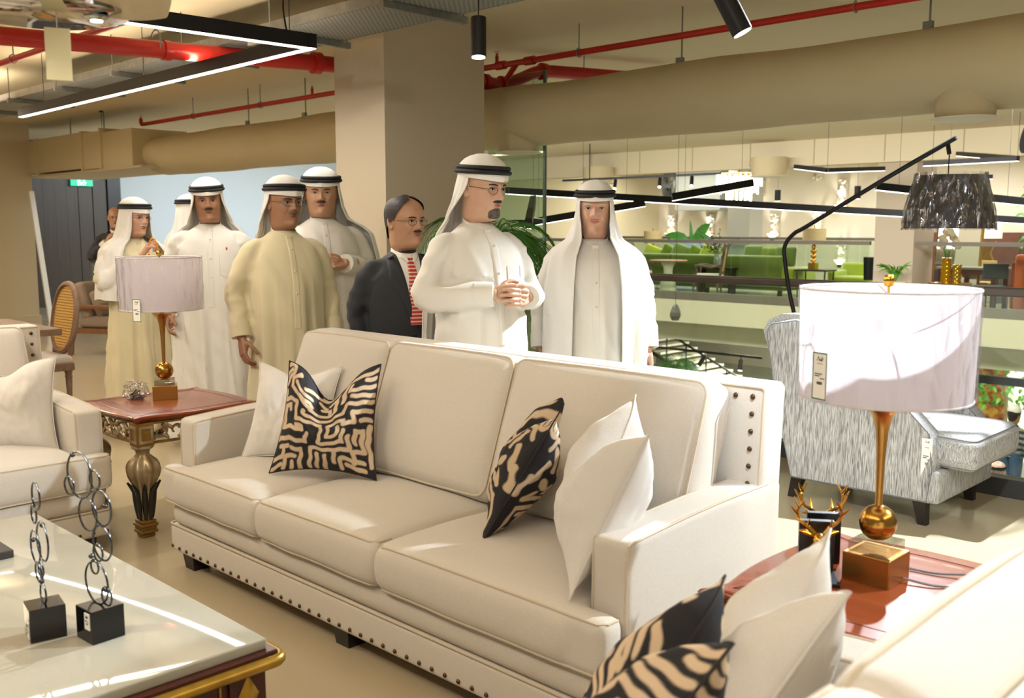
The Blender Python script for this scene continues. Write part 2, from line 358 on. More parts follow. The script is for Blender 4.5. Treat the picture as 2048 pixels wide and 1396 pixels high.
# lower storey
struct(G().box2((-22, 5.9, -3.3), (8, 34, -3.1)).obj('floor_lower', floor_far))
struct(G().box2((-22, 29, -3.1), (8, 29.3, -.46)).obj('wall_lower', far_wall))
struct(G().box2((-22, 5.86, -3.1), (8, 6.0, -.35)).obj('wall_lower_near', fascia_m))
struct(G().box2((-22, 6, -3.1), (-21.8, 29, -.4)).obj('wall_lower_side', far_wall))
# ================================================================== sofas and pillows
def box_cushion(d, r=.04, crown=.03, pip=True, sag=0, seed=0):
    """box cushion: returns (V, F, top loop, bottom loop) centred in x and y, z from 0"""
    V, F = rbox(d, r, 3, 10); h = np.array(d) / 2
    u = V[:, 0] / h[0]; v = V[:, 1] / h[1]; w = V[:, 2] / h[2]
    b = np.clip(1 - u ** 2, 0, 1) ** .6 * np.clip(1 - v ** 2, 0, 1) ** .6
    V[:, 2] += np.where(w > 0, 1, -.25) * crown * b * np.abs(w)
    s = np.clip(1 - w ** 2, 0, 1)
    V[:, 0] += np.sign(u) * s * .012 * (np.abs(u) > .8); V[:, 1] += np.sign(v) * s * .014 * (np.abs(v) > .8)
    for i in range(len(V)): V[i, 2] += wob(V[i], 6, .006, seed)
    V[:, 2] += h[2]; return V, F
def loop_rect(a, b, z, r=.04, n=4):
    P = []
    for cx, cy, t0 in ((a - r, b - r, 0), (-a + r, b - r, 90), (-a + r, -b + r, 180), (a - r, -b + r, 270)):
        for i in range(n + 1): t = R(t0 + 90 * i / n); P.append((cx + r * math.cos(t), cy + r * math.sin(t), z))
    out = []
    for i in range(len(P)):
        p, q = Vector(P[i]), Vector(P[(i + 1) % len(P)]); m = max(1, int((q - p).length / .06))
        out += [tuple(p.lerp(q, k / m)) for k in range(m)]
    return out
def nearest_drape(path, V, F, off=.002):
    bv = BVHTree.FromPolygons([tuple(p) for p in V], F); out = []
    for p in path:
        loc, n, i, dd = bv.find_nearest(Vector(p)); out.append(tuple(loc + n * off))
    return out
stud_src = None
def make_sofa(label, loc, rz, L=2.52, seats=3, split=None, tag_card=False, group='matching linen sofas'):
    global stud_src
    t = thing('sofa', label, 'sofa', loc, rz, group); a = L / 2; D = .93; AW = .13; AF = .10
    # plinth band with nail heads, upper rail, feet
    G().bevbox((0, .46, .135), (L - .02, .86, .125), .02, seg=3).obj('base_band', linen, t, True)
    G().bevbox((0, .45, .255), (L - .05, .85, .13), .055, seg=4).obj('seat_rail', linen, t, True)
    G().tube(loop_rect(a - .01, .42, .198, .02), .005, 6, T((0, .452, 0)), closed=True).obj('welt', piping_m, t, True)
    for fx in (-a + .12, 0, a - .12):
        for fy in (.10, .84): G().box((fx, fy, .037), (.075, .075, .075), top=(1.25, 1.25)).obj('foot', darkwood, t)
    if stud_src is None:
        stud_src = G().lathe([(.0075, 0), (.0085, .0015), (.0075, .0045), (.0045, .007), (.0005, .008)], 10).obj('nail_head', stud_m, t, True)
        stud_src.rotation_euler = (R(90), 0, 0); stud_src.location = (-a + .035, .03, .098)
        first = 1
    else: first = 0
    n = int(L / .062); fm = 'nail_head'
    for i in range(first, n): place(stud_src, fm, t, (-a + .035 + i * (L - .07) / (n - 1), .03, .098), (R(90), 0, 0))
    for i in range(1, 12): place(stud_src, fm, t, (a - .01, .03 + i * .07, .098), (R(90), 0, R(90)))
    # arms: set back behind the T of the seat cushions, low and sloping slightly
    for s in (-1, 1):
        V, F = rbox((AW, D - AF - .02, .46), .022, 3, 6)
        V = V + np.array((s * (a - AW / 2), AF + (D - AF - .02) / 2, .43)); k = (V[:, 1] - AF) / D
        V[:, 2] += np.where(V[:, 2] > .5, .03 * k + .012 * np.sin(PI * np.clip(k, 0, 1)), 0)
        am = mesh('arm', V, F, linen, t, True)
        for xx in (s * (a - .006), s * (a - AW + .006)):
            p = [(xx, AF + .004, .24 + .06 * i) for i in range(7)] + [(xx, AF + .012, .652)] + [(xx, AF + .03 + .1 * i, .658 + .004 * i + .010 * math.sin(PI * i / 8)) for i in range(8)]
            G().tube(nearest_drape(p, V, F), .0042, 6).obj('piping', piping_m, am, True)
    # back frame, slightly raked, with nail heads round the front edge
    V, F = rbox((L - .01, .13, .80), .025, 3, 8); V = V + np.array((0, D - .095, .61)); V[:, 1] += (V[:, 2] - .4) * .06
    bk = mesh('back_frame', V, F, linen, t, True)
    yb = lambda z: D - .16 + (z - .4) * .06 - .002
    G().tube([(-a + .012, yb(z), z) for z in np.linspace(.68, .995, 8)] + [(x_, yb(1.0), 1.0) for x_ in np.linspace(-a + .02, a - .02, 30)] + [(a - .012, yb(z), z) for z in np.linspace(.995, .68, 8)], .004, 6).obj('piping', piping_m, bk, True)
    for s in (-1, 1):
        for i in range(6): place(stud_src, fm, t, (s * (a - .052), yb(.69 + i * .056), .69 + i * .056), (R(90 - 3.4), 0, 0))
    nt = int((L - .1) / .062)
    for i in range(nt + 1): place(stud_src, fm, t, (-a + .052 + i * (L - .104) / nt, yb(.968), .968), (R(90 - 3.4), 0, 0))
    # seat cushions
    inner = 2 * (a - AW); w = inner / seats; sp = split or [-inner / 2 + w * i for i in range(seats + 1)]
    for i in range(seats):
        x0, x1 = sp[i], sp[i + 1]; ww = x1 - x0 - .004
        V, F = box_cushion((ww, .66, .165), .035, .045, seed=i)
        g = G().add(V + np.array(((x0 + x1) / 2, .33, .30)), F)
        ear = -1 if i == 0 else (1 if i == seats - 1 else 0)
        if ear:
            V2, F2 = rbox((AW + .1, AF - .006, .165), .03, 3, 3); g.add(V2 + np.array((ear * (a - (AW + .1) / 2), (AF - .006) / 2, .3825)), F2)
        if ear: V, F = fuse(g, .011, 5)
        else: V, F = np.array(g.v), g.f
        cu = mesh('seat_cushion', V, F, linen, t, True, angle=70)
        e0 = -a if i == 0 else x0; e1 = a if i == seats - 1 else x1
        for zz in (.462, .306):
            p = [(e0 + .004, AF - .02 - q, zz) for q in np.linspace(0, AF - .05, 3)] + [(x_, .004, zz) for x_ in np.linspace(e0 + .03, e1 - .03, 24)] + [(e1 - .004, AF - .02 - q, zz) for q in np.linspace(AF - .05, 0, 3)]
            p = nearest_drape(p, V, F, .001); G().tube(p, .0048, 6).obj('piping', piping_m, cu, True)
    # back cushions, leaning
    for i in range(seats):
        x0, x1 = sp[i], sp[i + 1]; ww = x1 - x0 - .006
        V, F = box_cushion((ww, .54, .17), .045, .05, seed=i + 5)
        M = Matrix.Translation(((x0 + x1) / 2, .575, .487)) @ Matrix.Rotation(R(71), 4, 'X') @ Matrix.Translation((0, .27, -.085))
        cu = mesh('back_cushion', V, F, linen, t, True, angle=70)
        cu.matrix_local = M
        for zz in (.012, .158):
            G().tube(nearest_drape(loop_rect(ww / 2 - .004, .266, zz, .045), V, F, .001), .0048, 6, closed=True).obj('piping', piping_m, cu, True)
    if tag_card:
        c = G().box2((-.0015, 0, -.15), (.0015, .035, 0)).obj('price_tag', white_plain, t); c.location = (-a - .004, .05, .43)
        G().box2((-.004, .006, -.145), (-.0016, .012, -.005)).obj('tag_print', ink_pale, c)
    return t
in_ = 2.52 / 2
sofa1 = make_sofa('long three-seat cream sofa in the middle, with back to the standing men', (-2.81, 1.92, 0), 0, 2.52, 3, [-1.13, -.465, .28, 1.13], True)
sofa2 = make_sofa('cream sofa at the left edge facing the marble coffee table', (-4.43, .61, 0), 90)
sofa3 = make_sofa('white sofa in the blurred near right corner, seen from behind its back cushions', (-1.13, .60, 0), -90)

# ---- printed maze cloth, as polylines in a unit square (0..1)
MAZE = [
 [(.02,.97),(.05,.99),(.1,.97),(.1,.90),(.06,.85),(.03,.80)], [(.0,.86),(.03,.90),(.06,.93)],
 [(.20,.93),(.12,.86),(.11,.78),(.30,.70),(.40,.66)], [(.18,.84),(.24,.80),(.36,.80)], [(.24,.74),(.34,.74)],
 [(.02,.74),(.0,.66),(.08,.66),(.21,.66),(.21,.50),(.50,.52),(.50,.28),(.74,.28),(.74,.40)],
 [(.12,.56),(.12,.60),(.05,.60),(.05,.40),(.30,.40),(.30,.44),(.22,.44)], [(.0,.30),(.36,.28),(.36,.38)], [(.0,.33),(.0,.62)],
 [(.30,.62),(.30,.58),(.68,.58),(.74,.58),(.74,.66),(.98,.66)], [(.36,.72),(.36,.66),(.62,.66),(.62,.90),(.56,.84)],
 [(.70,.72),(.70,.92),(.98,.94)], [(.76,.86),(.76,.80),(.98,.80)], [(.78,.74),(.98,.72)], [(.48,.76),(.56,.76),(.56,.70)], [(.44,.86),(.52,.80)],
 [(.68,.44),(.68,.36),(.58,.36),(.58,.50),(.74,.50),(.74,.46),(.84,.48),(.84,.58),(.98,.58)], [(.90,.50),(.98,.50)],
 [(.82,.10),(.82,.20),(.92,.22),(.92,.40),(.86,.40),(.86,.28)], [(.97,.44),(.97,.10)],
 [(.30,.02),(.30,.20),(.20,.20)], [(.40,.02),(.40,.22),(.74,.20),(.80,.22),(.80,.34)], [(.47,.02),(.47,.15)], [(.55,.02),(.55,.15)], [(.64,.08),(.64,.20)],
 [(.06,.22),(.16,.22)], [(.0,.12),(.10,.12),(.10,.20)], [(.14,.02),(.14,.13),(.24,.13)], [(.02,.03),(.10,.05)], [(.22,.02),(.22,.07)],
 [(.70,.03),(.70,.12),(.90,.12)], [(.76,.06),(.92,.05)], [(.0,.48),(.0,.40)], [(.48,.94),(.36,.90),(.30,.86)], [(.60,.98),(.44,.96)], [(.90,.88),(.98,.87)]]
def maze(N, flip=False, w=.021):
    g = np.linspace(0, 1, N); U, Vv = np.meshgrid(g, g, indexing='ij'); d = np.full((N, N), 9.)
    Uw = U + .008 * np.sin(Vv * 23 + 1) + .005 * np.sin(Vv * 51 + U * 13); Vw = Vv + .008 * np.sin(U * 21 + 2) + .005 * np.sin(U * 47 + Vv * 9)
    if flip: Uw, Vw = 1 - Vw, Uw
    for pl in MAZE:
        for (ax, ay), (bx, by) in zip(pl, pl[1:]):
            vx, vy = bx - ax, by - ay; q = max(vx * vx + vy * vy, 1e-9)
            s = np.clip(((Uw - ax) * vx + (Vw - ay) * vy) / q, 0, 1); d = np.minimum(d, np.hypot(Uw - ax - s * vx, Vw - ay - s * vy))
    return np.clip((w - d) / .008 + .5, 0, 1)
print_m = attr_mat('woven_print')
def pillow(name, label, loc, rot, size=.5, thick=.16, chop=.1, printed=False, flip=False, seed=0, group='scatter pillows on the sofas', cw=.3):
    """knife-edge pillow: local x across, local z up, faces -y and +y; karate-chopped at the top"""
    N = 150 if printed else 56; g = np.linspace(-1, 1, N); a = size / 2; V = []; F = []
    U, Q = np.meshgrid(g, g, indexing='ij')
    for side in (-1, 1):
        e = np.clip(1 - np.abs(U) ** 2.2, 0, 1) ** .72 * np.clip(1 - np.abs(Q) ** 2.2, 0, 1) ** .72
        X = U * a * (1 - .13 * (1 - Q ** 2)); Z = Q * a * (1 - .13 * (1 - U ** 2))
        up = np.clip((Q + 1) / 2, 0, 1)
        dent = np.exp(-(U / cw) ** 2) * up ** 1.6
        Z = Z - chop * dent * 1.0
        X = X * (1 - .10 * chop / .1 * up ** 2 * np.abs(U))
        th = thick / 2 * e * (1 + .35 * np.exp(-((np.abs(U) - .5) / .3) ** 2) * up * (chop > 0) - .45 * dent * (chop > 0))
        Y = side * th
        Y += side * .010 * dent * np.sin(U * 9)
        P = np.stack([X, Y, Z], -1).reshape(-1, 3)
        for i in range(len(P)):
            ed = e.reshape(-1)[i]; k = wob(P[i], 9, .016, seed + side) + wob((P[i][0] * 2.2 + P[i][2], P[i][1], P[i][2] - P[i][0]), 18, .007, seed + 2)
            P[i][1] += side * k * ed ** .5
        o = len(V); V += list(P)
        for i in range(N - 1):
            for j in range(N - 1):
                q = (o + i * N + j, o + (i + 1) * N + j, o + (i + 1) * N + j + 1, o + i * N + j + 1); F.append(q if side < 0 else q[::-1])
    ob = mesh(name, V, F, print_m if printed else linen_white, None, True, angle=75)
    me = ob.data; bm = bmesh.new(); bm.from_mesh(me); bmesh.ops.remove_doubles(bm, verts=bm.verts, dist=.0004); bm.to_mesh(me); bm.free()
    if printed:
        mz = maze(N, flip); tab = {}
        ca = me.color_attributes.new('print', 'FLOAT_COLOR', 'POINT')
        dark = np.array(lin('#1b191d')); light = np.array(lin('#c9b193'))
        co = np.array(V); kd = {}
        for i, p in enumerate(co): kd[tuple(np.round(p, 4))] = i
        cols = np.empty((len(me.vertices), 4))
        flat = mz.reshape(-1)
        from mathutils.kdtree import KDTree
        kt = KDTree(len(co)); [kt.insert(p, i) for i, p in enumerate(co)]; kt.balance()
        for i, v in enumerate(me.vertices):
            k = flat[kt.find(v.co)[1] % (N * N)]; cols[i] = dark * (1 - k) + light * k
        ca.data.foreach_set('color', cols.reshape(-1))
    ob.location = loc; ob.rotation_euler = [R(q) for q in rot]
    # knife-edge seam as a thin welt
    loop = [(u, -1) for u in np.linspace(-1, 1, 24)] + [(1, q) for q in np.linspace(-1, 1, 24)] + [(u, 1) for u in np.linspace(1, -1, 24)] + [(-1, q) for q in np.linspace(1, -1, 24)]
    pts = []
    for u, q in loop:
        up = (q + 1) / 2; x = u * a * (1 - .13 * (1 - q * q)) * (1 - .10 * chop / .1 * up ** 2 * abs(u)); z = q * a * (1 - .13 * (1 - u * u)) - chop * math.exp(-(u / cw) ** 2) * up ** 1.6
        if not pts or (Vector(pts[-1]) - Vector((x, 0, z))).length > .004: pts.append((x, 0, z))
    G().tube(pts, .0028, 5).obj('seam', mat('dark_seam', '#2a2526', .9) if printed else linen_white, ob, True)
    return tag(ob, label, 'pillow', group)
pillow('scatter_pillow', 'plain cream pillow in the left corner of the middle sofa, behind the maze-print one', (-3.64, 2.33, .70), (-20, 0, 24), .44, .15, .035, seed=1, cw=.5)
pillow('scatter_pillow', 'black maze-print pillow standing at the left end of the middle sofa', (-3.28, 2.27, .73), (-18, 0, 30), .47, .15, .13, True, seed=2, cw=.42)
pillow('scatter_pillow', 'black maze-print pillow leaning beside the right arm of the middle sofa', (-2.24, 2.37, .715), (-30, 6, -58), .49, .20, .19, True, True, seed=3, cw=.36)
pillow('scatter_pillow', 'plain white chopped pillow leaning on the right arm of the middle sofa', (-1.79, 2.21, .735), (-25, 6, -47), .51, .24, .21, seed=4, cw=.36)
pillow('scatter_pillow', 'plain cream pillow against the right arm of the left-edge sofa', (-4.84, 1.55, .67), (-12, 0, 58), .47, .16, .06, seed=5)
pillow('scatter_pillow', 'black maze-print pillow cut off by the left edge of the photo', (-5.02, 1.30, .68), (-14, 0, 80), .46, .15, .08, True, seed=6)
pillow('scatter_pillow', 'plain white chopped pillow on the near right sofa beside the end table', (-.868, 1.545, .712), (-31, -2, -59), .48, .18, .20, seed=7, cw=.36)
pillow('scatter_pillow', 'blurred black maze-print pillow on the near right sofa', (-.916, 1.245, .706), (-35, -5, -56), .46, .17, .19, True, seed=8, cw=.36)
# ================================================================== tables, lamps and what stands on them
cherry = mat('cherry_wood', '#8e4424', .25, var=(6, '#74331a', .35), stretch=(.6, 4, 4), coat=.25)
gold_paint = mat('gold_paint', '#a8833f', .4, .55, var=(18, '#7a5a28', .35))
silver_leaf = mat('silver_leaf', '#b8ae93', .38, .45, var=(16, '#8f6a3c', .28))
black_paint = mat('black_paint', '#171614', .35)
marble = mat('marble', '#a8a496', .025, var=(2.6, '#96917f', .3), spec=.5)
mahogany = mat('mahogany', '#4a1d14', .3, var=(10, '#351410', .3))
gold_leaf = mat('gold_leaf', '#b8923a', .32, .75, var=(25, '#96742a', .3))
def make_end_table(label, loc):
    t = thing('end_table', label, 'end table', loc, 0, 'carved cherry end tables'); a = .345
    def edge(off):
        P = []
        for k in range(4):
            M = Matrix.Rotation(PI / 2 * k, 2)
            for i in range(16):
                u = -1 + 2 * i / 16; s = abs(u)
                y = -(a - .055 * s ** 2.2 + .055 * max(0, (s - .72) / .28) ** 1.6 * 1.0) - off
                p = M @ Vector((u * (a + off), y)); P.append((p.x, p.y))
        return P
    g = G(); prof = [(-.03, .566), (-.012, .570), (-.006, .578), (.004, .584), (.008, .592), (.003, .599), (-.004, .601)]
    g.loft([[(x, y, z) for x, y in edge(o)] for o, z in prof]); top = g.obj('table_top', cherry, t, True)
    g = G(); g.tube([(x * .84, y * .84, .6012) for x, y in edge(0)], .0012, 4, closed=True); g.obj('inlay_line', mat('inlay', '#3c1a10', .3), top)
    f = a - .05
    for k in range(4):
        M = Matrix.Rotation(PI / 2 * k, 4, 'Z')
        bow = lambda u: -(f + .012 * (1 - u * u))
        g = G()
        for zz in (.462, .560): g.tube([(u * (f - .05), bow(u), zz) for u in np.linspace(-1, 1, 15)], .0075, 6, M)
        ap = g.obj('apron_frame', gold_paint, t, True)
        g = G(); n = 6
        for i in range(n):                                             # pierced acanthus scroll
            c = (-1 + (2 * i + 1) / n) * (f - .055); s = 1 if i % 2 else -1; P = []; rr = []
            for j in range(15):
                q = j / 14; ang = s * (q * 5.2 - 1.2); r = .042 * (1 - .72 * q)
                P.append((c + r * 1.05 * math.cos(ang), bow(c / (f - .05)) + .004 * math.sin(q * 6), .511 + r * .92 * math.sin(ang))); rr.append(.0105 * (1 - .55 * q))
            g.tube(P, rr, 6, M)
            for q in (-1, 1):
                P = [(c + q * .012, bow(0), .511 + s * .01), (c + q * .03, bow(0) - .004, .511 + s * .022), (c + q * .045, bow(0), .511 + s * .040)]
                g.tube(smooth_path(P, 4), [.004, .007, .009, .010, .010, .009, .007, .004, .002], 6, M)
        g.obj('carved_scroll', silver_leaf, ap, True)
        # corner block with recessed square
        g = G().box((f - .012, -f + .012, .511), (.085, .085, .115), M); cb = g.obj('corner_block', gold_paint, t)
        g = G()
        for nx in (0, 1):
            Mq = M @ Matrix.Translation((f - .012, -f + .012, .511)) @ (Matrix.Rotation(PI / 2, 4, 'Z') if nx else Matrix())
            for sx, sz, dx, dz in ((0, .036, .07, .012), (0, -.036, .07, .012), (.029, 0, .012, .06), (-.029, 0, .012, .06)): g.box((sx, -.0445, sz), (dx, .007, dz), Mq)
        g.obj('corner_moulding', silver_leaf, cb)
        # leg: neck, bulb with lobes, black acanthus leaves, stepped gilt foot
        lx, ly = f - .012, -f + .012
        tab = [(.455, .050), (.440, .052), (.432, .034), (.41, .032), (.400, .042), (.375, .066), (.345, .078), (.31, .072), (.27, .055), (.22, .041), (.16, .034), (.1, .030), (.085, .029)]
        rings = []
        for z in np.linspace(.455, .085, 34):
            r = lerp_tab(tab, z)[0]; k8 = np.clip((.43 - z) / .06, 0, 1) * np.clip((z - .12) / .1, 0, 1)
            rings.append([(lx + r * (1 + .13 * k8 * math.cos(8 * th)) * math.cos(th), ly + r * (1 + .13 * k8 * math.cos(8 * th)) * math.sin(th), z) for th in np.linspace(0, 2 * PI, 48, endpoint=False)])
        lg = G().loft(rings, M=M).obj('leg', silver_leaf, t, True, angle=60)
        g = G()
        for i in range(8):
            th = 2 * PI * (i + .5) / 8; P = []; rr = []
            for j, z in enumerate(np.linspace(.09, .275, 9)):
                r = lerp_tab(tab, z)[0] + .003 + (.016 if j > 6 else 0) * (j - 6) / 2; P.append((lx + r * math.cos(th), ly + r * math.sin(th), z)); rr.append(.0125 * math.sin(PI * (j + 1.2) / 10) + .002)
            g.tube(P, rr, 6, M)
        g.obj('black_leaf_ring', black_paint, lg, True)
        g = G()
        for z, w in ((.078, .038), (.062, .045), (.046, .039), (.030, .043), (.010, .033)): g.bevbox((lx, ly, z), (w * 2, w * 2, .016), .004, M)
        g.obj('gilt_foot', gold_paint, lg, True)
    return t
et1 = make_end_table('carved cherry end table left of the middle sofa, lamp and plastic bag on it', (-4.83, 2.345, 0))
et2 = dup(et1, loc=(-.975, 2.37, 0), label='cherry end table in the right foreground with gold deer bookends on it')

# ---- table lamps
shade_m = mat('shade_fabric', '#dcd4d6', .8, var=(14, '#d0c8cb', .3), stretch=(1, 1, .08))
n_ = shade_m.node_tree; bs = n_.nodes['Principled BSDF']; tr = n_.nodes.new('ShaderNodeBsdfTranslucent'); tr.inputs[0].default_value = lin('#f0eaee'); mxs = n_.nodes.new('ShaderNodeMixShader'); mxs.inputs[0].default_value = .5
n_.links.new(bs.outputs[0], mxs.inputs[1]); n_.links.new(tr.outputs[0], mxs.inputs[2]); n_.links.new(mxs.outputs[0], n_.nodes['Material Output'].inputs[0])
wrap_m = film('plastic_wrap', .25)
acrylic = glass('acrylic', '#e6e6e0', .6)
tag_green = mat('tag_border', '#3d6b46', .7)
def price_tag(parent, loc, rz, w=.045, h=.115, green=True, rx=0):
    c = G().box2((-w / 2, -.001, -h), (w / 2, .001, 0)).obj('price_tag', white_plain, parent); c.location = loc; c.rotation_euler = (R(rx), 0, R(rz))
    if green:
        g = G()
        for x0, x1, z0, z1 in ((-w / 2, w / 2, -.003, 0), (-w / 2, w / 2, -h, -h + .003), (-w / 2, -w / 2 + .002, -h, 0), (w / 2 - .002, w / 2, -h, 0)): g.box2((x0, -.0018, z0), (x1, -.001, z1))
        g.obj('tag_border', tag_green, c)
    s = w / .045
    G().tube(smooth_path([(-.010 * s, -.0016, -.020 * s), (-.004 * s, -.0016, -.010 * s), (-.002 * s, -.0016, -.021 * s), (.001 * s, -.0016, -.015 * s), (.004 * s, -.0016, -.020 * s), (.007 * s, -.0016, -.009 * s), (.006 * s, -.0016, -.021 * s), (.011 * s, -.0016, -.012 * s)], 4), .0007, 4).obj('tag_script', ink, c)
    g = G()
    for z, x0, x1 in ((-.052, -.016, .008), (-.057, -.016, .0), (-.063, .002, .016)): g.box2((x0 * s, -.0016, (z - .0012) * h / .115), (x1 * s, -.001, (z + .0012) * h / .115))
    for i in range(9): g.box2(((-.008 + i * .0019) * s, -.0016, -.078 * h / .115), ((-.008 + i * .0019 + (.0006 + .0005 * (i % 3))) * s, -.001, -.071 * h / .115))
    g.obj('tag_print', ink, c)
    G().box2((-.009 * s, -.0016, -.028 * h / .115), (.009 * s, -.001, -.026 * h / .115)).obj('tag_tagline', ink_pale, c)
    return c
def make_lamp(label, loc, rz, tag_az):
    t = thing('table_lamp', label, 'table lamp', loc, rz, 'wrapped drum-shade table lamps')
    G().bevbox((0, 0, .0375), (.125, .125, .075), .003).obj('brass_block', brass, t)
    G().bevbox((0, 0, .0905), (.105, .105, .030), .003).obj('acrylic_block', acrylic, t)
    G().ball((0, 0, .15), .047, 16).obj('ball', mat('brass_ball', '#b5853d', .2, 1), t, True, angle=0)
    G().lathe([(.009, .194), (.0095, .25), (.0115, .33), (.016, .39), (.026, .43), (.042, .4505), (.0505, .4545), (.0505, .457), (.046, .458), (.012, .458), (.010, .485)], 28).obj('stem', brass, t, True)
    G().lathe([(.017, .485), (.019, .53), (.016, .55), (.021, .565), (.028, .60), (.026, .625), (.012, .64), (.001, .642)], 16).obj('bulb', mat('bulb_glass', '#d9d4cc', .3), t, True)
    g = G()
    for s in (-1, 1): g.tube(smooth_path([(s * .012, 0, .48), (s * .05, 0, .55), (s * .052, 0, .63), (s * .03, 0, .715), (0, 0, .735)], 5), .0022, 6)
    g.obj('harp', brass, t, True)
    sh = G(); n = 64
    for r0, r1 in ((.207, .212),): sh.loft([[(r * math.cos(2 * PI * j / n), r * math.sin(2 * PI * j / n), z) for j in range(n)] for r, z in ((.207, .478), (.2085, .57), (.2105, .66), (.212, .752))], cap0=False, cap1=False)
    shd = sh.obj('shade', shade_m, t, True)
    for r, z in ((.2075, .479), (.2125, .751)): G().tube([(r * math.cos(q), r * math.sin(q), z) for q in np.linspace(0, 2 * PI, 64, endpoint=False)], .0028, 6, closed=True).obj('shade_rim', mat('rim', '#e9e4e2', .5), shd, True)
    g = G()
    for k in range(3): g.cyl((0, 0, .735), (.21 * math.cos(2.1 * k), .21 * math.sin(2.1 * k), .748), .0018, 6)
    g.obj('spider', brass, shd)
    w = G(); rings = []
    for z in np.linspace(.474, .757, 16): rings.append([((.214 + .0022 * math.sin(j * 1.7 + z * 31) + .0016 * math.sin(j * .61 + z * 60)) * math.cos(2 * PI * j / 110), (.214 + .0022 * math.sin(j * 1.7 + z * 31) + .0016 * math.sin(j * .61 + z * 60)) * math.sin(2 * PI * j / 110), z) for j in range(110)])
    w.loft(rings, cap0=False, cap1=False); w.obj('plastic_wrap', wrap_m, shd, True, angle=0)
    G().lathe([(.004, .735), (.004, .755), (.011, .757), (.0145, .765), (.0145, .777), (.010, .785), (.001, .786)], 8).obj('finial', brass_polish, t, True)
    a = R(tag_az - rz); price_tag(t, (.2215 * math.cos(a), .2215 * math.sin(a), .603 if tag_az < -60 else .545), tag_az - rz + 90)
    return t
lp1 = make_lamp('brass trumpet lamp with wrapped lilac drum shade on the left end table', (-4.93, 2.375, .6), -26, -58)
lp2 = make_lamp('brass trumpet lamp with backlit white wrapped shade in the right foreground', (-1.04, 2.40, .6), 0, -108)
tag(G().tube(smooth_path([(-.975, 2.42, .612), (-.90, 2.44, .606), (-.86, 2.50, .606), (-.845, 2.545, .615), (-.87, 2.56, .612), (-.94, 2.53, .606), (-1.02, 2.52, .606)], 6), .0035, 6).obj('lamp_cord', mat('clear_cord', '#7d8084', .3), None, True), 'grey flex looping from the right lamp base across the table', 'cord')
# plastic bag with a coiled cord beside the left lamp
bagt = thing('plastic_bag', 'crumpled clear plastic bag holding a coiled cord beside the left lamp', 'bag', (-5.03, 2.26, .6))
V, F = rbox((.13, .10, .085), .03, 4, 8); V = V + np.array((0, 0, .043))
for i in range(len(V)):
    n3 = Vector((wob(V[i], 34, .018, 1), wob(V[i], 34, .018, 2), wob(V[i], 34, .020, 3))); V[i] += np.array(n3) * (.4 if V[i][2] < .01 else 1); V[i][2] = max(V[i][2], .001)
mesh('bag_film', V, F, film('bag_film', .42, scale=60, stretch=(1, 1, 1)), bagt)
g = G()
for k in range(3): g.tube([((.045 - .004 * k) * math.cos(q), (.036 - .003 * k) * math.sin(q), .006 + .007 * k + .004 * math.sin(2 * q + k)) for q in np.linspace(0, 2 * PI, 26)], .003, 6)
g.tube(smooth_path([(-.04, 0, .02), (-.01, .01, .05), (.02, -.01, .035), (.05, .0, .05)], 6), .003, 6)
g.obj('coiled_cord', mat('cord_dark', '#2a2a2c', .4), bagt, True)
# pair of deer-head bookends
def bookend(label, loc, rz):
    t = thing('deer_bookend', label, 'bookend', loc, rz, 'gold deer bookends')
    G().bevbox((.05, 0, .006), (.12, .09, .012), .002).obj('foot_plate', black_gloss, t)
    G().bevbox((-.012, 0, .07), (.022, .09, .14), .003).obj('upright', mat('black_satin', '#101114', .35), t)
    g = G().tube(smooth_path([(.0, 0, .05), (.03, 0, .075), (.045, 0, .10)], 6), [.022] * 3 + [.02] * 6 + [.017] * 4, 12)
    g.ball((.052, 0, .107), (.026, .0165, .017), 10).tube([(.062, 0, .102), (.085, 0, .084), (.092, 0, .078)], [.014, .0105, .006], 10)
    hd = g.obj('deer_head', brass_polish, t, True)
    for s in (-1, 1):
        G().tube([(.043, s * .015, .113), (.036, s * .034, .122), (.030, s * .052, .124)], [.004, .0085, .001], 8).obj('ear', brass_polish, hd, True)
        g = G(); main = smooth_path([(.043, s * .010, .118), (.03, s * .028, .135), (.022, s * .050, .150), (.028, s * .054, .178), (.042, s * .040, .205)], 5)
        g.tube(main, list(np.linspace(.0062, .0022, len(main))), 7)
        for i, (dx, dy, dz) in ((5, (.022, 0, .026)), (9, (-.006, .016, .026)), (13, (.012, .018, .022)), (16, (-.010, .012, .026))):
            p = main[i]; g.tube([p, (p[0] + dx * .6, p[1] + s * dy * .6, p[2] + dz * .5), (p[0] + dx, p[1] + s * dy, p[2] + dz)], [.0048, .0035, .0012], 7)
        g.obj('antler', brass_polish, hd, True)
    return t
bookend('gold deer-head bookend facing the camera on the right end table', (-1.17, 2.33, .6), -55)
bookend('gold deer-head bookend facing away behind the other, antlers against the floor', (-1.205, 2.43, .6), 125)

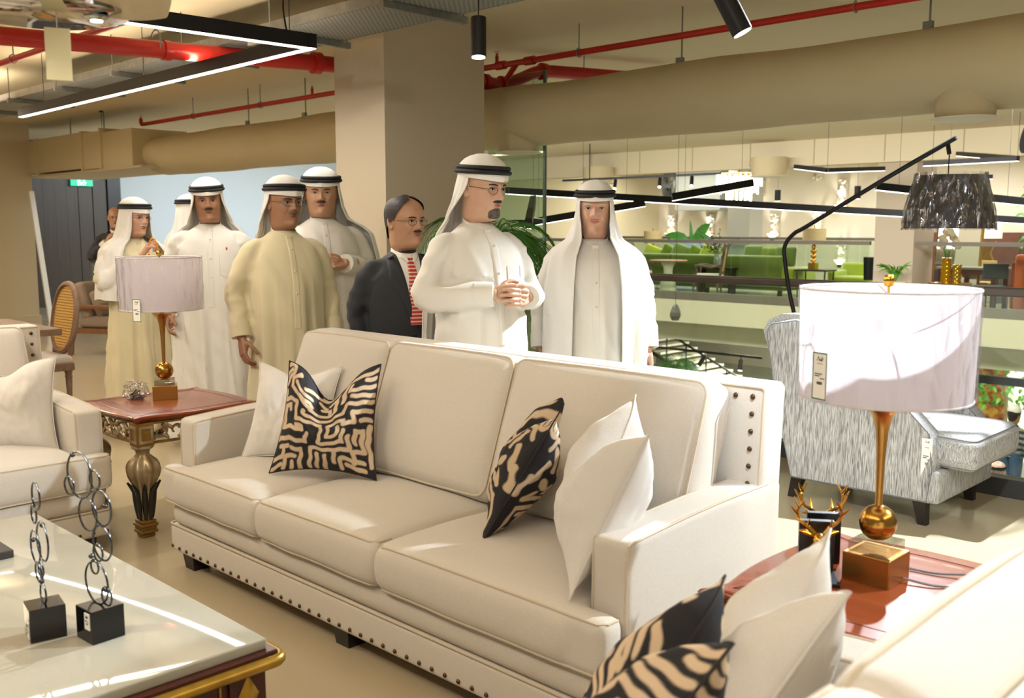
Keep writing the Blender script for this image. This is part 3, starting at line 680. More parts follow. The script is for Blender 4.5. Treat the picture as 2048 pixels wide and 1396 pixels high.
# ---- coffee table
ct = thing('coffee_table', 'marble-topped coffee table with gilt edge and carved mahogany apron', 'coffee table', (-2.89, .81, 0))
X, Y = .785, .445
G().bevbox((0, 0, .455), (2 * X, 2 * Y, .030), .006, seg=3).obj('marble_top', marble, ct, True)
G().bevbox((0, 0, .433), (2 * X + .04, 2 * Y + .04, .016), .004).obj('top_frame', mahogany, ct)
g = G()
g.tube(loop_rect(X + .03, Y + .03, .417, .03, 6), .016, 10, closed=True); g.obj('gilt_edge', gold_leaf, ct, True)
G().box((0, 0, .34), (2 * X - .03, 2 * Y - .03, .13)).obj('apron', mahogany, ct)
rope = G()
for sgn, ax in ((1, 'x'), (-1, 'x'), (1, 'y'), (-1, 'y')):
    Ln = (2 * Y if ax == 'x' else 2 * X) - .28; n = int(Ln / .034); M = T((X - .015, 0, .345), 0) if ax == 'x' and sgn > 0 else T((-X + .015, 0, .345), 180) if ax == 'x' else T((0, Y - .015, .345), 90) if sgn > 0 else T((0, -Y + .015, .345), -90)
    g = G()
    for i in range(n): g.ball((.004, -Ln / 2 + (i + .5) * Ln / n, 0), (.011, .021, .013), 6, M @ Matrix.Translation((0, 0, 0)))
    g.obj('guilloche_carving', mahogany, ct, True)
    g = G()
    for zz in (-.042, .042):
        for i in range(int(Ln / .011)): g.ball((.002, -Ln / 2 - .01 + i * .011, zz), .0036, 4, M)
    for yy in (-Ln / 2 - .018, Ln / 2 + .012): g.box((.002, yy, 0), (.006, .005, .09), M)
    g.obj('gilt_beading', gold_leaf, ct, True)
for sx in (-1, 1):
    for sy in (-1, 1):
        cx, cy = sx * (X - .055), sy * (Y - .055)
        lg = G().box((cx, cy, .325), (.10, .10, .16)).obj('corner_post', mahogany, ct)
        g = G()
        for ox, oy in ((sx * .051, 0), (0, sy * .051)):
            n = Vector((ox, oy, 0)).normalized(); w = Vector((-n.y, n.x, 0)); c = Vector((cx + ox, cy + oy, .333))
            g.add([c + w * .03, c + Vector((0, 0, .055)), c - w * .03, c - Vector((0, 0, .055)), c + n * .014], [(0, 1, 4), (1, 2, 4), (2, 3, 4), (3, 0, 4)])
        g.obj('gilt_lozenge', gold_leaf, lg)
        G().lathe([(.03, .25), (.058, .243), (.066, .225), (.058, .206), (.036, .198), (.046, .17), (.052, .13), (.04, .08), (.028, .04), (.034, .02), (.03, 0)], 20, (cx, cy, 0)).obj('leg', mahogany, lg, True)
        g = G()
        for i in range(10): th = 2 * PI * i / 10; g.ball((cx + .06 * math.cos(th), cy + .06 * math.sin(th), .224), (.013, .013, .02), 6)
        g.obj('carved_collar', mahogany, lg, True)
tag(G().bevbox((0, 0, .0125), (.20, .14, .025), .003).obj('dark_book', mat('book_dark', '#2c2822', .5)), 'dark book or tray at the left edge of the marble top', 'book').location = (-3.31, .955, .47)
# ---- ring sculptures
ring_m = mat('gunmetal', '#5a5f66', .18, 1)
def sculpture(label, loc, rz, foreshort, rings, cx, base_y, cube_rz, plane_az, balls):
    t = thing('ring_sculpture', label, 'sculpture', loc, 0, 'ring sculptures on black cubes')
    G().bevbox((0, 0, .0425), (.085, .085, .085), .002, T(rz=cube_rz)).obj('plinth', black_gloss, t)
    c = price_tag(t, (-.0438 * math.sin(R(cube_rz + 0)) * 0, 0, 0), 0, .026, .042, False); c.matrix_local = T(rz=cube_rz - 90) @ Matrix.Translation((.022, -.0438, .0805 if rz else .048)) if False else Matrix.Translation((0, 0, 0)) @ T(rz=cube_rz) @ T((.020, -.0436, .05 if rz == 0 else .078))
    w = Vector((math.cos(R(plane_az)), math.sin(R(plane_az)), 0)); K = 767.
    for px, py, ry in rings:
        r = ry / K; hx = (px - cx) / K / foreshort; hz = (base_y - py) / K + .083
        G().tube([tuple(w * (hx + r * math.cos(q)) + Vector((0, 0, max(hz + r * math.sin(q), .086)))) for q in np.linspace(0, 2 * PI, 30, endpoint=False)], .0026, 6, closed=True).obj('ring', ring_m, t, True)
    for px, py in balls: G().ball(tuple(w * ((px - cx) / K / foreshort) + Vector((0, 0, (base_y - py) / K + .083))), .0068, 8).obj('bead', ring_m, t, True)
    return t
sculpture('shorter ring sculpture on a black cube, nearer the left edge of the coffee table', (-2.525, .870, .47), 0, .36, [(100, 996, 27), (92, 1037, 18), (110, 1080, 38), (91, 1104, 33), (102, 1142, 17), (95, 1152, 20), (104, 1189, 20)], 105, 1208, -10, -5, [(112, 1046), (86, 1093), (102, 1166)])
sculpture('taller ring sculpture on a black cube, right one of the pair on the coffee table', (-2.415, .965, .47), 1, .45, [(185, 954, 46), (166, 982, 18), (211, 954, 18), (220, 1006, 34), (196, 1028, 33), (218, 1076, 34), (210, 1098, 17), (203, 1130, 14), (205, 1161, 42), (221, 1180, 18)], 208, 1204, 4, 6, [(175, 917), (225, 1000), (198, 1111), (220, 1167)])

# ---- grey striated armchair
tweed = mat('striated_grey', '#d6d6d4', .9, var=(80, '#5c5c5e', .16), stretch=(6, 6, .22), bump=(300, .2))
tweed_h = mat('striated_grey_back', '#d6d6d4', .9, var=(80, '#5c5c5e', .16), stretch=(1.2, .25, 6), bump=(300, .2))
ac = thing('armchair', 'grey striated fabric armchair on dark legs beside the glass railing', 'armchair', (0, 0, 0))
side = [(-2.62, .125), (-1.86, .125), (-1.84, .30), (-1.86, .475), (-1.99, .60), (-2.12, .70), (-2.30, .83), (-2.48, .96), (-2.62, 1.01), (-2.77, .98), (-2.80, .93), (-2.72, .50)]
for y0, y1 in ((4.87, 4.99), (5.52, 5.64)):
    g = G(); n = len(side); c = np.mean(np.array(side), 0)
    def ring(y, s): return [(c[0] + (x - c[0]) * s, y, c[1] + (z - c[1]) * s) for x, z in side]
    g.loft([ring(y0, .975), ring(y0 + .015, 1), ring(y1 - .015, 1), ring(y1, .975)])
    sp_ = g.obj('side_wing', tweed, ac, True, angle=50)
    G().tube([(x, y0 + .002, z) for x, z in [(c[0] + (x - c[0]) * .98, c[1] + (z - c[1]) * .98) for x, z in side]], .004, 6, closed=True).obj('piping', mat('tweed_piping', '#77777a', .9), sp_, True)
prof = [(-2.83, .93), (-2.80, .99), (-2.72, 1.03), (-2.62, 1.035), (-2.50, .99), (-2.44, .90), (-2.38, .60), (-2.36, .45), (-2.62, .45), (-2.70, .55)]
g = G(); g.loft([[(x, y, z) for x, z in prof] for y in (4.90, 4.95, 5.25, 5.56, 5.61)]); g.obj('backrest', tweed_h, ac, True, angle=50)
G().bevbox((-2.22, 5.255, .21), (.82, .76, .17), .02).obj('seat_base', tweed, ac, True)
V, F = box_cushion((.72, .62, .17), .04, .03); cu = mesh('seat_cushion', V + np.array((-2.03, 5.255, .30)), F, tweed, ac, True)
for zz in (.462, .312): G().tube(nearest_drape([(x - 2.03, y + 5.255, zz) for x, y, _ in loop_rect(.36, .31, 0, .04)], V + np.array((-2.03, 5.255, .30)), F, .001), .004, 6, closed=True).obj('piping', mat('tweed_piping', '#77777a'), cu, True)
for x, y, lean in ((-1.92, 4.93, .02), (-2.60, 4.95, -.04), (-1.92, 5.58, .02), (-2.60, 5.56, -.04)):
    G().loft([[(x + lean + s * a, y + q * a, 0) for s, q in ((-1, -1), (1, -1), (1, 1), (-1, 1))] for a in (.022,)] + [[(x + s * a, y + q * a, .14) for s, q in ((-1, -1), (1, -1), (1, 1), (-1, 1))] for a in (.034,)]).obj('leg', darkwood, ac)
price_tag(ac, (-1.875, 4.862, .46), 10, .05, .2, False, 4)

# ---- black arc floor lamp with wrapped shade
al = thing('arc_floor_lamp', 'black arc floor lamp with cellophane-wrapped dark shade over the railing', 'floor lamp', (-2.60, 5.70, 0))
G().lathe([(.15, 0), (.15, .018), (.14, .025), (.02, .028)], 32).obj('base', black_metal, al, True)
pole = smooth_path([(0, 0, .02), (-.30, -.02, .5), (-.46, -.05, 1.0), (-.51, -.08, 1.30), (-.505, -.09, 1.40), (-.44, -.10, 1.47), (-.35, -.11, 1.515), (.10, -.16, 1.755), (.545, -.2, 1.985)], 6)
G().tube(pole, .013, 10).obj('pole', black_metal, al, True)
G().cyl((.50, -.195, 1.965), (.515, -.2, 1.90), .012, 8).obj('cord_clip', black_metal, al, True)
G().cyl((.515, -.2, 1.92), (.515, -.2, 1.66), .003, 6).obj('hanging_cord', black_metal, al)
sh = G(); sh.lathe([(.232, 1.50), (.226, 1.56), (.205, 1.66), (.172, 1.785)], 48, (.53, -.2, 0)); sh.f = sh.f[:-2]; sh.m = sh.m[:-2]
shd = sh.obj('shade', mat('shade_dark', '#2a2625', .7), al, True)
w = G(); w.loft([[(.53 + (r + .006 * math.sin(j * 2.1 + z * 40) + .005 * math.sin(j * .83 - z * 25)) * math.cos(2 * PI * j / 90), -.2 + (r + .006 * math.sin(j * 2.1 + z * 40) + .005 * math.sin(j * .83 - z * 25)) * math.sin(2 * PI * j / 90), z) for j in range(90)] for r, z in ((.238, 1.492), (.234, 1.54), (.225, 1.6), (.210, 1.67), (.192, 1.74), (.178, 1.80))], cap0=False, cap1=False)
w.obj('plastic_wrap', film('cellophane', .5, scale=26, stretch=(1, 1, .3)), shd, True, angle=0)

# ---- dining table and oval cane-back chair at the left
walnut = mat('walnut_grey', '#7d6450', .5, var=(5, '#6a5342', .3), stretch=(1, 8, 8), bump=(40, .08))
weathered = mat('weathered_wood', '#8a6f5a', .6, var=(14, '#6d5240', .3), stretch=(3, 3, 1), bump=(60, .15))
cane = mat('cane_weave', '#caa257', .6, var=(60, '#b48a42', .3))
dt = thing('dining_table', 'grey-brown wooden dining table at the left edge', 'table', (-8.05, 2.22, 0))
G().bevbox((0, 0, .735), (1.15, 1.2, .05), .004).obj('table_top', walnut, dt)
G().prism([(-.45, -.45), (.45, -.45), (.45, .42), (-.45, .42)], .655, .71).obj('apron', walnut, dt)
for sx in (-1, 1):
    for sy in (-1, 1): G().box((sx * .42, sy * .4, .33), (.08, .08, .66)).obj('leg', walnut, dt)
oc = thing('dining_chair', 'oval cane-back dining chair with fluted legs behind the left sofa', 'chair', (-8.15, 2.86, 0), 2)
# local: faces -y (towards the table), back at +y
def oval(a, b, n=40, c=(0, 0), p=2.2): return [(c[0] + a * math.copysign(abs(math.cos(q)) ** (2 / p), math.cos(q)), c[1] + b * math.copysign(abs(math.sin(q)) ** (2 / p), math.sin(q))) for q in np.linspace(0, 2 * PI, n, endpoint=False)]
lean = lambda z: .20 + (z - .5) * .16
fr_ = G().tube([(x, lean(z + .78), z + .78) for x, z in oval(.215, .275)], .022, 8, closed=True); bk = fr_.obj('back_frame', weathered, oc, True)
G().tube([(x, lean(z + .78) - .018, z + .78) for x, z in oval(.208, .268)], .008, 6, closed=True).obj('frame_bead', weathered, bk, True)
pts = oval(.20, .26); g = G(); g.loft([[(x, lean(z + .78) - .004, z + .78) for x, z in pts], [(x, lean(z + .78) + .004, z + .78) for x, z in pts]]); cp = g.obj('cane_panel', cane, bk)
g = G()
for i in range(22):
    z = .54 + i * .0225; k = 1 - abs((z - .78) / .26) ** 2.2
    if k > .02:
        wdt = .2 * k ** (1 / 2.2); g.box2((-wdt, lean(z) - .0075, z - .0022), (wdt, lean(z) - .004, z + .0022))
g.obj('cane_strands', mat('cane_strand', '#8d6a2e', .6), cp)
G().bevbox((0, -.02, .46), (.46, .44, .07), .03, seg=3).obj('seat', linen, oc, True)
G().bevbox((0, -.02, .405), (.47, .45, .06), .008).obj('seat_rail', weathered, oc)
for sx in (-1, 1):
    G().tube([(sx * .14, .2, .40), (sx * .15, lean(.56) + .005, .56)], [.022, .018], 8).obj('back_post', weathered, oc, True)
    for sy in (-.2, .17):
        c = (sx * .19, sy, 0); lg = G().lathe([(.012, 0), (.016, .03), (.014, .05), (.026, .30), (.024, .31), (.03, .325), (.024, .34), (.03, .36), (.03, .39)], 12, c).obj('leg', weathered, oc, True)
price_tag(oc, (.02, .24, .3), 180, .05, .16)
# ---- wooden lounge chair far left
lc = thing('lounge_chair', 'wood-framed lounge chair with taupe cushions behind the standing man with beads', 'armchair', (-11.75, 5.05, 0), 30)
oak = mat('oak_brown', '#7a5030', .5, var=(6, '#65401f', .3), stretch=(2, 2, .5)); taupe = mat('taupe_fabric', '#8d7c6c', .9, var=(120, '#7d6d5e', .3))
for s in (-1, 1):
    G().bevbox((0, s * .34, .58), (.62, .06, .045), .01).obj('arm', oak, lc); G().tube([(.27, s * .34, 0), (.24, s * .34, .57)], [.02, .03], 4).obj('leg', oak, lc); G().tube([(-.34, s * .34, 0), (-.27, s * .34, .75)], [.02, .03], 4).obj('leg', oak, lc)
G().box((0, 0, .29), (.60, .66, .06)).obj('seat_frame', oak, lc)
G().bevbox((.02, 0, .39), (.58, .60, .14), .05, seg=3).obj('seat_cushion', taupe, lc, True)
G().bevbox((0, 0, 0), (.16, .60, .46), .06, T((-.22, 0, .64), ry=-14), seg=3).obj('back_cushion', taupe, lc, True)
G().bevbox((0, 0, 0), (.12, .38, .34), .05, T((-.08, -.06, .60), ry=-20, rz=8), seg=3).obj('loose_cushion', taupe, lc, True)
# low glass balustrade beyond the lounge chair
gb = thing('glass_railing', 'short glass balustrade with dark rail in front of the dark door', 'railing', (-15.4, 6.75, 0))
G().box2((-.4, -.3, .95), (2.6, -.25, 1.02)).obj('handrail', hand_m, gb); G().box2((-.4, -.28, .0), (2.6, -.265, .95)).obj('glass_panel', glass_m, gb); G().box2((-.4, -.31, 0), (2.6, -.24, .1)).obj('kerb_channel', kerb_m, gb)
# ================================================================== people
HEADTAB = [(-.14, .034, -.088, .066), (-.10, .022, -.082, .052), (-.05, .012, -.078, .0465), (-.030, .014, -.077, .0470), (-.018, .032, -.077, .0500), (-.009, .066, -.077, .0555), (0, .088, -.078, .0590), (.006, .0945, -.079, .0605), (.015, .0975, -.080, .0615), (.03, .0945, -.082, .0635),
           (.05, .0955, -.085, .0660), (.065, .097, -.088, .0680), (.08, .097, -.092, .0705), (.10, .095, -.098, .0730), (.12, .0940, -.102, .0745), (.14, .0985, -.104, .0755), (.155, .0975, -.1035, .0755), (.17, .094, -.101, .0745), (.19, .084, -.093, .070), (.205, .071, -.083, .063), (.218, .053, -.066, .051), (.228, .033, -.045, .035), (.2335, .014, -.025, .018), (.235, -.004, -.008, .002)]
def hn(z): return float(np.interp(z, [-.03, 0, .03, .07, .12], [2.0, 1.62, 1.75, 2.05, 2.25]))
HN = 2.25
def gs(v, s): return math.exp(-(v / s) ** 2)
def feat(y, z, f):
    d = 0; ay = abs(y)
    up = np.clip((z - .082) / .012, 0, 1); prof = np.interp(z, [.076, .083, .092, .105, .122, .138, .15], [0, .014, .0235, .0175, .0095, .004, 0]) * f.get('nose', 1)
    d += prof * gs(y, np.interp(z, [.08, .092, .12, .14], [.0135, .0125, .0085, .009]) * f.get('nose_w', 1))
    d += .0075 * f.get('nose_w', 1) * gs(ay - .0135, .0065) * gs(z - .0865, .007)                       # nostrils
    d -= .0090 * gs(ay - .032, .0165) * gs(z - .121, .0105)                                             # sockets
    d += .0055 * gs(ay - .0325, .013) * gs(z - .1205, .0065)                                            # lids
    d += f.get('brow', .0035) * gs(ay - .028, .022) * gs(z - .139, .007)
    d += .0045 * gs(ay - .047, .014) * gs(z - .095, .014) + f.get('cheek', .003) * gs(ay - .036, .013) * gs(z - .078, .014)
    d -= f.get('fold', .0025) * gs(ay - .028 - (.085 - z) * .35, .004) * gs(z - .07, .016)                # nasolabial fold
    d += .0045 * gs(y, .019) * gs(z - .0665, .0042) + .006 * gs(y, .0165) * gs(z - .0555, .0048) - .0045 * gs(y, .021) * gs(z - .0612, .0019)
    d -= .003 * gs(y, .014) * gs(z - .044, .006); d += .005 * gs(y, .017) * gs(z - .02, .013)
    return d
def head_x(y, z, f):
    xf, xb, w = lerp_tab(HEADTAB, z); w *= f.get('wide', 1); q = min(abs(y) / w, .999)
    e_ = hn(z); return xf * (1 - q ** e_) ** (1 / e_) + feat(y, z, f) * (1 if q < .8 else max(0, (1 - q) / .2))
def head_mesh(g, f, M):
    zs = np.concatenate([np.linspace(-.14, -.03, 9), np.linspace(-.024, .2335, 92), [.235]]); n = 92; rings = []
    for z in zs:
        xf, xb, w = lerp_tab(HEADTAB, z); w *= f.get('wide', 1); ring = []
        for j in range(n):
            t = -PI + 2 * PI * j / n; th = t - .42 * math.sin(t); c, s = math.cos(th), math.sin(th); e_ = hn(z) if c > 0 else 2.2
            ax = xf if c > 0 else -xb; x = ax * math.copysign(abs(c) ** (2 / e_), c); y = w * math.copysign(abs(s) ** (2 / e_), s)
            if c > 0: x += feat(y, z, f) * min(1, c / .35)
            ring.append((x, y, z))
        rings.append(ring)
    g.mi(0).loft(rings, M=M)
    for s in (-1, 1):                                                    # ears
        rr = []
        for j in range(7):
            q = j / 6; r = [(.016, .026), (.0185, .031), (.018, .030), (.014, .024), (.011, .019), (.007, .012), (.002, .004)][j]
            off = [-.004, .0, .007, .009, .007, .006, .006][j]
            rr.append([(-.012 + r[0] * math.cos(a) - .004 * math.sin(a), s * (.0725 * f.get('wide', 1) + off - .004 * math.cos(a)), .105 + r[1] * math.sin(a) + .003) for a in np.linspace(0, 2 * PI, 18, endpoint=False)])
        g.loft(rr, M=M)
    for s in (-1, 1):                                                    # eyes: white, iris, pupil glint kept tiny
        gz = f.get('gaze', 0); ex = head_x(.032, .1205, f); op = f.get('eye', 1)
        g.mi(2).ball((ex - .0028, s * .032, .1205), (.0062, .0122, .0048 * op), 10, M)
        g.mi(3).ball((ex + .0010, s * .032 + gz * .004, .1203), (.0036, .0058, .0046 * op), 8, M)
        L = [(head_x(s * y, .1205 + .0048 * op * (1 - ((y - .032) / .0135) ** 2), f) + .0035, s * y, .1205 + .0050 * op * (1 - ((y - .032) / .0135) ** 2)) for y in np.linspace(.0195, .0455, 9)]
        g.mi(4).tube(L, [.0006, .0012, .0015, .0016, .0016, .0016, .0015, .0012, .0006], 5, M)
    # lips
    g.mi(1); sm = f.get('smile', 0)
    for zc, hw, hh, o in ((.0662, .021, .0034, .0012), (.0552, .0185, .0042, .0012)):
        R_ = []; hw *= 1 + .25 * sm
        for y in np.linspace(-hw, hw, 15):
            k = max(.08, (1 - (y / hw) ** 2) ** .6); dz = sm * (abs(y) / hw) ** 2 * .008
            R_.append([(head_x(y, zc + dz + q * hh * k, f) + o * k, y, zc + dz + q * hh * k) for q in (-1, -.4, .3, 1)])
        g.loft(R_, closed=False, M=M)
    if f.get('teeth'):
        g.mi(2); R_ = [[(head_x(y, .061, f) + .0035, y, .061 + sm * (abs(y) / .016) ** 2 * .006 + q) for q in (-.0022, .0022)] for y in np.linspace(-.016, .016, 11)]; g.loft(R_, closed=False, M=M)
    g.mi(0)
def hair_patch(rows, f, M, off=.003, jag=0):
    """rows: list of (z, y0, y1); a thick patch lying on the face"""
    g = G(); out = []; inn = []
    for i, (z, y0, y1) in enumerate(rows):
        edge = .25 if i in (0, len(rows) - 1) else 1
        ys = np.linspace(y0, y1, 13); k = [edge * max(.15, (1 - (2 * (q / 12) - 1) ** 4)) for q in range(13)]
        out.append([(head_x(y, z, f) + off * kk + wob((y, z, 1), 300, jag), y, z) for y, kk in zip(ys, k)]); inn.append([(head_x(y, z, f) - .002, y, z) for y in ys])
    g.loft([o + list(reversed(q)) for o, q in zip(out, inn)], M=M); return g
def hand(g, M, side, curl=(20, 25, 15), spread=4, thumb=(30, 20), s=1.0, curls=None):
    """side=+1: thumb on +y; palm faces -z; fingers along +x"""
    h = G(); S = Matrix.Diagonal((s, s * side, s, 1))
    h.tube([(-.09, 0, .002), (-.03, 0, .002), (.0, 0, 0)], [.029, .026, .026], 12, flat=1)
    for y in (-.028, -.01, .010, .028): h.tube([(.0, y * .62, 0), (.045, y * .9, .001), (.088, y, .002)], [.0155, .0155, .0128], 10)
    h.tube([(.01, .012, -.008), (.045, .026, -.010), (.07, .028, -.006)], [.014, .015, .010], 10)
    for i, (y, L) in enumerate(((.030, .074), (.0105, .082), (-.0095, .077), (-.0285, .060))):
        cu = curls[i] if curls else curl; p = Vector((.088, y, .002)); a = 0; yw = R((1.5 - i) * spread); P = [p.copy()]
        for seg, c in zip((.45, .31, .24), cu):
            a += R(c); p = p + Vector((math.cos(a) * math.cos(yw), math.cos(a) * math.sin(yw), -math.sin(a))) * L * seg; P.append(p.copy())
        P2 = smooth_path(P, 4); h.tube(P2, list(np.linspace(.0098, .0072, len(P2))), 9); h.ball(tuple(P[-1]), .0074, 6)
    p = Vector((.022, .026, -.006)); P = [p.copy()]; a = R(50 - thumb[1] * .3); dn = R(thumb[0])
    for seg in (.036, .032, .026):
        p = p + Vector((math.cos(a) * math.cos(dn), math.sin(a) * math.cos(dn), -math.sin(dn))) * seg; P.append(p.copy()); a -= R(thumb[1])
    P2 = smooth_path(P, 4); h.tube(P2, list(np.linspace(.0125, .0085, len(P2))), 9); h.ball(tuple(P[-1]), .0086, 6)
    V, F = fuse(h, .0034, 2)
    MM = M @ S; g.mi(0).add([tuple(MM @ Vector(p)) for p in V], F)
def hand_M(w, d, pn):
    x = Vector(d).normalized(); z = -Vector(pn); z = (z - x * z.dot(x)).normalized(); y = z.cross(x)
    return Matrix(((x.x, y.x, z.x, w[0]), (x.y, y.y, z.y, w[1]), (x.z, y.z, z.z, w[2]), (0, 0, 0, 1)))
SKIN = {}
def skin_mats(tone):
    if tone not in SKIN:
        c = {'fair': '#c9a48c', 'mid': '#b98f72', 'tan': '#a2775a', 'old': '#c69c84'}[tone]; c2 = {'fair': '#bd937a', 'mid': '#aa7f62', 'tan': '#93684c', 'old': '#b98a72'}[tone]
        sk = mat('skin_' + tone, c, .48, var=(24, c2, .4), bump=(220, .06)); sk.node_tree.nodes['Principled BSDF'].inputs['Subsurface Weight'].default_value = .08; sk.node_tree.nodes['Principled BSDF'].inputs['Subsurface Radius'].default_value = (.02, .008, .004)
        SKIN[tone] = [sk, mat('lips_' + tone, {'fair': '#a65f50', 'mid': '#8d5040', 'tan': '#7d4535', 'old': '#a86455'}[tone], .4), mat('eye_white', '#b8aca0', .3), mat('iris_dark', '#1c120c', .15), mat('lash', '#1a1412', .7)]
    return SKIN[tone]
cloth_white = mat('cloth_white', '#dcd9d2', .85, var=(3, '#d5d1c8', .4), bump=(500, .1), sheen=.15)
cloth_cream = mat('cloth_cream', '#d9cfae', .85, var=(3, '#d0c5a0', .4), bump=(500, .1), sheen=.15)
ghutra_m = mat('cloth_ghutra', '#e3e0da', .85, bump=(260, .25), stretch=(1, 1, 2.5), sheen=.15)
agal_m = mat('agal_cord', '#121214', .7, bump=(400, .3))
hair_m = mat('hair_dark', '#1c1411', .6, var=(90, '#2a1e18'), stretch=(1, 1, .2), bump=(200, .12)); hair_grey = mat('hair_grey', '#6e6862', .7, bump=(300, .4)); hair_white = mat('hair_white', '#bdb8b0', .8, bump=(300, .3))
suit_m = mat('suit_cloth', '#1b1d23', .75, var=(300, '#202229'), bump=(600, .1), sheen=.1)
tie_m = mat('tie_stripes', '#b52a26', .5)
def _tie():
    nt = tie_m.node_tree; w = nt.nodes.new('ShaderNodeTexWave'); w.bands_direction = 'Z'; w.inputs['Scale'].default_value = 17; w.inputs['Distortion'].default_value = 0
    r = nt.nodes.new('ShaderNodeValToRGB'); r.color_ramp.interpolation = 'CONSTANT'; r.color_ramp.elements[0].color = lin('#b02a26'); r.color_ramp.elements[1].color = lin('#d8b8a8'); r.color_ramp.elements[1].position = .68
    tc = nt.nodes.new('ShaderNodeTexCoord'); nt.links.new(tc.outputs['Object'], w.inputs['Vector']); nt.links.new(w.outputs['Fac'], r.inputs[0]); nt.links.new(r.outputs[0], nt.nodes['Principled BSDF'].inputs['Base Color'])
_tie()
def sstep(x): x = np.clip(x, 0, 1); return x * x * (3 - 2 * x)
TORSO = [(1.485, .060, .064, -.012), (1.465, .072, .085, -.012), (1.44, .084, .122, -.010), (1.41, .098, .165, -.006), (1.37, .112, .190, 0), (1.30, .126, .206, .006), (1.20, .136, .202, .012), (1.08, .142, .196, .016), (.95, .145, .198, .012), (.75, .150, .208, .005), (.4, .172, .232, 0), (.06, .190, .252, 0)]
TORSO = [(z - .024 * float(sstep((z - 1.1) / .25)), a, b, c) for z, a, b, c in TORSO]
def person(label, xy, az, height, head_yaw=0, head_pitch=0, head_roll=0, tone='mid', face=None, outfit='thobe', cloth=None, arms=None, ghutra=None, belly=1.0, wide=1.0, moustache=None, beard=None, brows=None, glasses=None, hair=None, seed=1, pocket=True, hem_z=.06, detail=True):
    f = face or {}; k = height / 1.75; cloth = cloth or cloth_white; K = lambda p: (p[0] * k, p[1] * k, p[2] * k)
    chin = 1.515; HM = Matrix.Scale(k, 4) @ Matrix.Translation((.014, 0, chin - .029)) @ Matrix.Rotation(R(head_yaw), 4, 'Z') @ Matrix.Rotation(R(head_pitch), 4, 'Y') @ Matrix.Rotation(R(head_roll), 4, 'X') @ Matrix.Scale(1.085, 4)
    g = G(); head_mesh(g, f, HM)
    A = {'R': ((-.01, -.26, 1.13), (.03, -.28, .90)), 'L': ((-.01, .26, 1.13), (.03, .28, .90))}
    HP = {'R': {}, 'L': {}}
    for s_ in 'RL':
        if arms and s_ in arms: A[s_] = arms[s_][:2]; HP[s_] = arms[s_][2] if len(arms[s_]) > 2 else {}
    sh = {'R': Vector((-.005, -.180 * wide, 1.345)), 'L': Vector((-.005, .180 * wide, 1.345))}
    # bare body under the clothes
    core = G(); core.loft([[(cx + .82 * rx * math.cos(q) * belly ** .5, .82 * ry * math.sin(q), z) for q in np.linspace(0, 2 * PI, 20, endpoint=False)] for z, rx, ry, cx in TORSO if z >= .94])
    for s_, sg in (('R', -1), ('L', 1)):
        e, w = Vector(A[s_][0]), Vector(A[s_][1]); core.tube([sh[s_], e, w], [.052, .042, .030], 10)
        core.tube([(0, sg * .09, .98), (.01, sg * .10, .5), (-.01, sg * .10, .07)], [.085, .056, .040], 12); core.bevbox((.06, sg * .10, .04), (.25, .085, .075), .03)
    V, F = fuse(core, .022, 2); g.mi(0).add([K(p) for p in V], F)
    for s_, sg in (('R', -1), ('L', 1)):
        e, w = Vector(A[s_][0]), Vector(A[s_][1]); hp = HP[s_]
        d = Vector(hp.get('dir', w - e)); pn = Vector(hp.get('palm', (0, -sg, 0)))
        hand(g, Matrix.Scale(k, 4) @ hand_M(w + d.normalized() * .012, d, pn), hp.get('side', -sg), hp.get('curl', (22, 28, 18)), hp.get('spread', 3), hp.get('thumb', (28, 22)), 1.03, hp.get('curls'))
    body = g.obj('person', skin_mats(tone), None, True, angle=60)
    body.location = (xy[0], xy[1], 0); body.rotation_euler = (0, 0, R(az)); tag(body, label, 'person')
    # ---- garment
    r = G()
    rows = [t for t in TORSO if t[0] >= hem_z - .001]
    if outfit != 'thobe': rows = [t for t in TORSO if t[0] >= .74]
    zz = np.linspace(rows[0][0], hem_z if outfit == 'thobe' else (.76 if outfit == 'suit' else .92), 40); rings = []
    for z in zz:
        rx, ry, cx = lerp_tab(TORSO, z); b = belly if z < 1.35 else 1 + (belly - 1) * max(0, (1.47 - z) / .12)
        fall = 1 if z > .95 or belly <= 1 else 1; rings.append([(cx * b + rx * (b if math.cos(q) > 0 else 1) * fall * math.cos(q), ry * wide * math.sin(q), z) for q in np.linspace(0, 2 * PI, 44, endpoint=False)])
    r.loft(rings)
    for s_, sg in (('R', -1), ('L', 1)):
        e, w = Vector(A[s_][0]), Vector(A[s_][1]); P = smooth_path([tuple(sh[s_] + Vector((0, -sg * .06, .028))), tuple(sh[s_]), tuple((sh[s_] + e) / 2 + Vector((0, sg * .012, 0))), tuple(e), tuple((e + w) / 2), tuple(w)], 5)
        wr = .050 if outfit == 'thobe' else .043
        rad = np.interp(np.linspace(0, 5, len(P)), [0, 1, 2, 3, 4, 5], [.050, .058, .058, .054 if outfit == 'thobe' else .053, (.058 if outfit == 'thobe' else .052), wr])
        r.tube(P, list(rad), 16)
    V, F = fuse(r, .0115, 6, .6); N = vnormals(V, F)
    armseg = [(sh[s_], Vector(A[s_][0]), Vector(A[s_][1])) for s_ in 'RL']
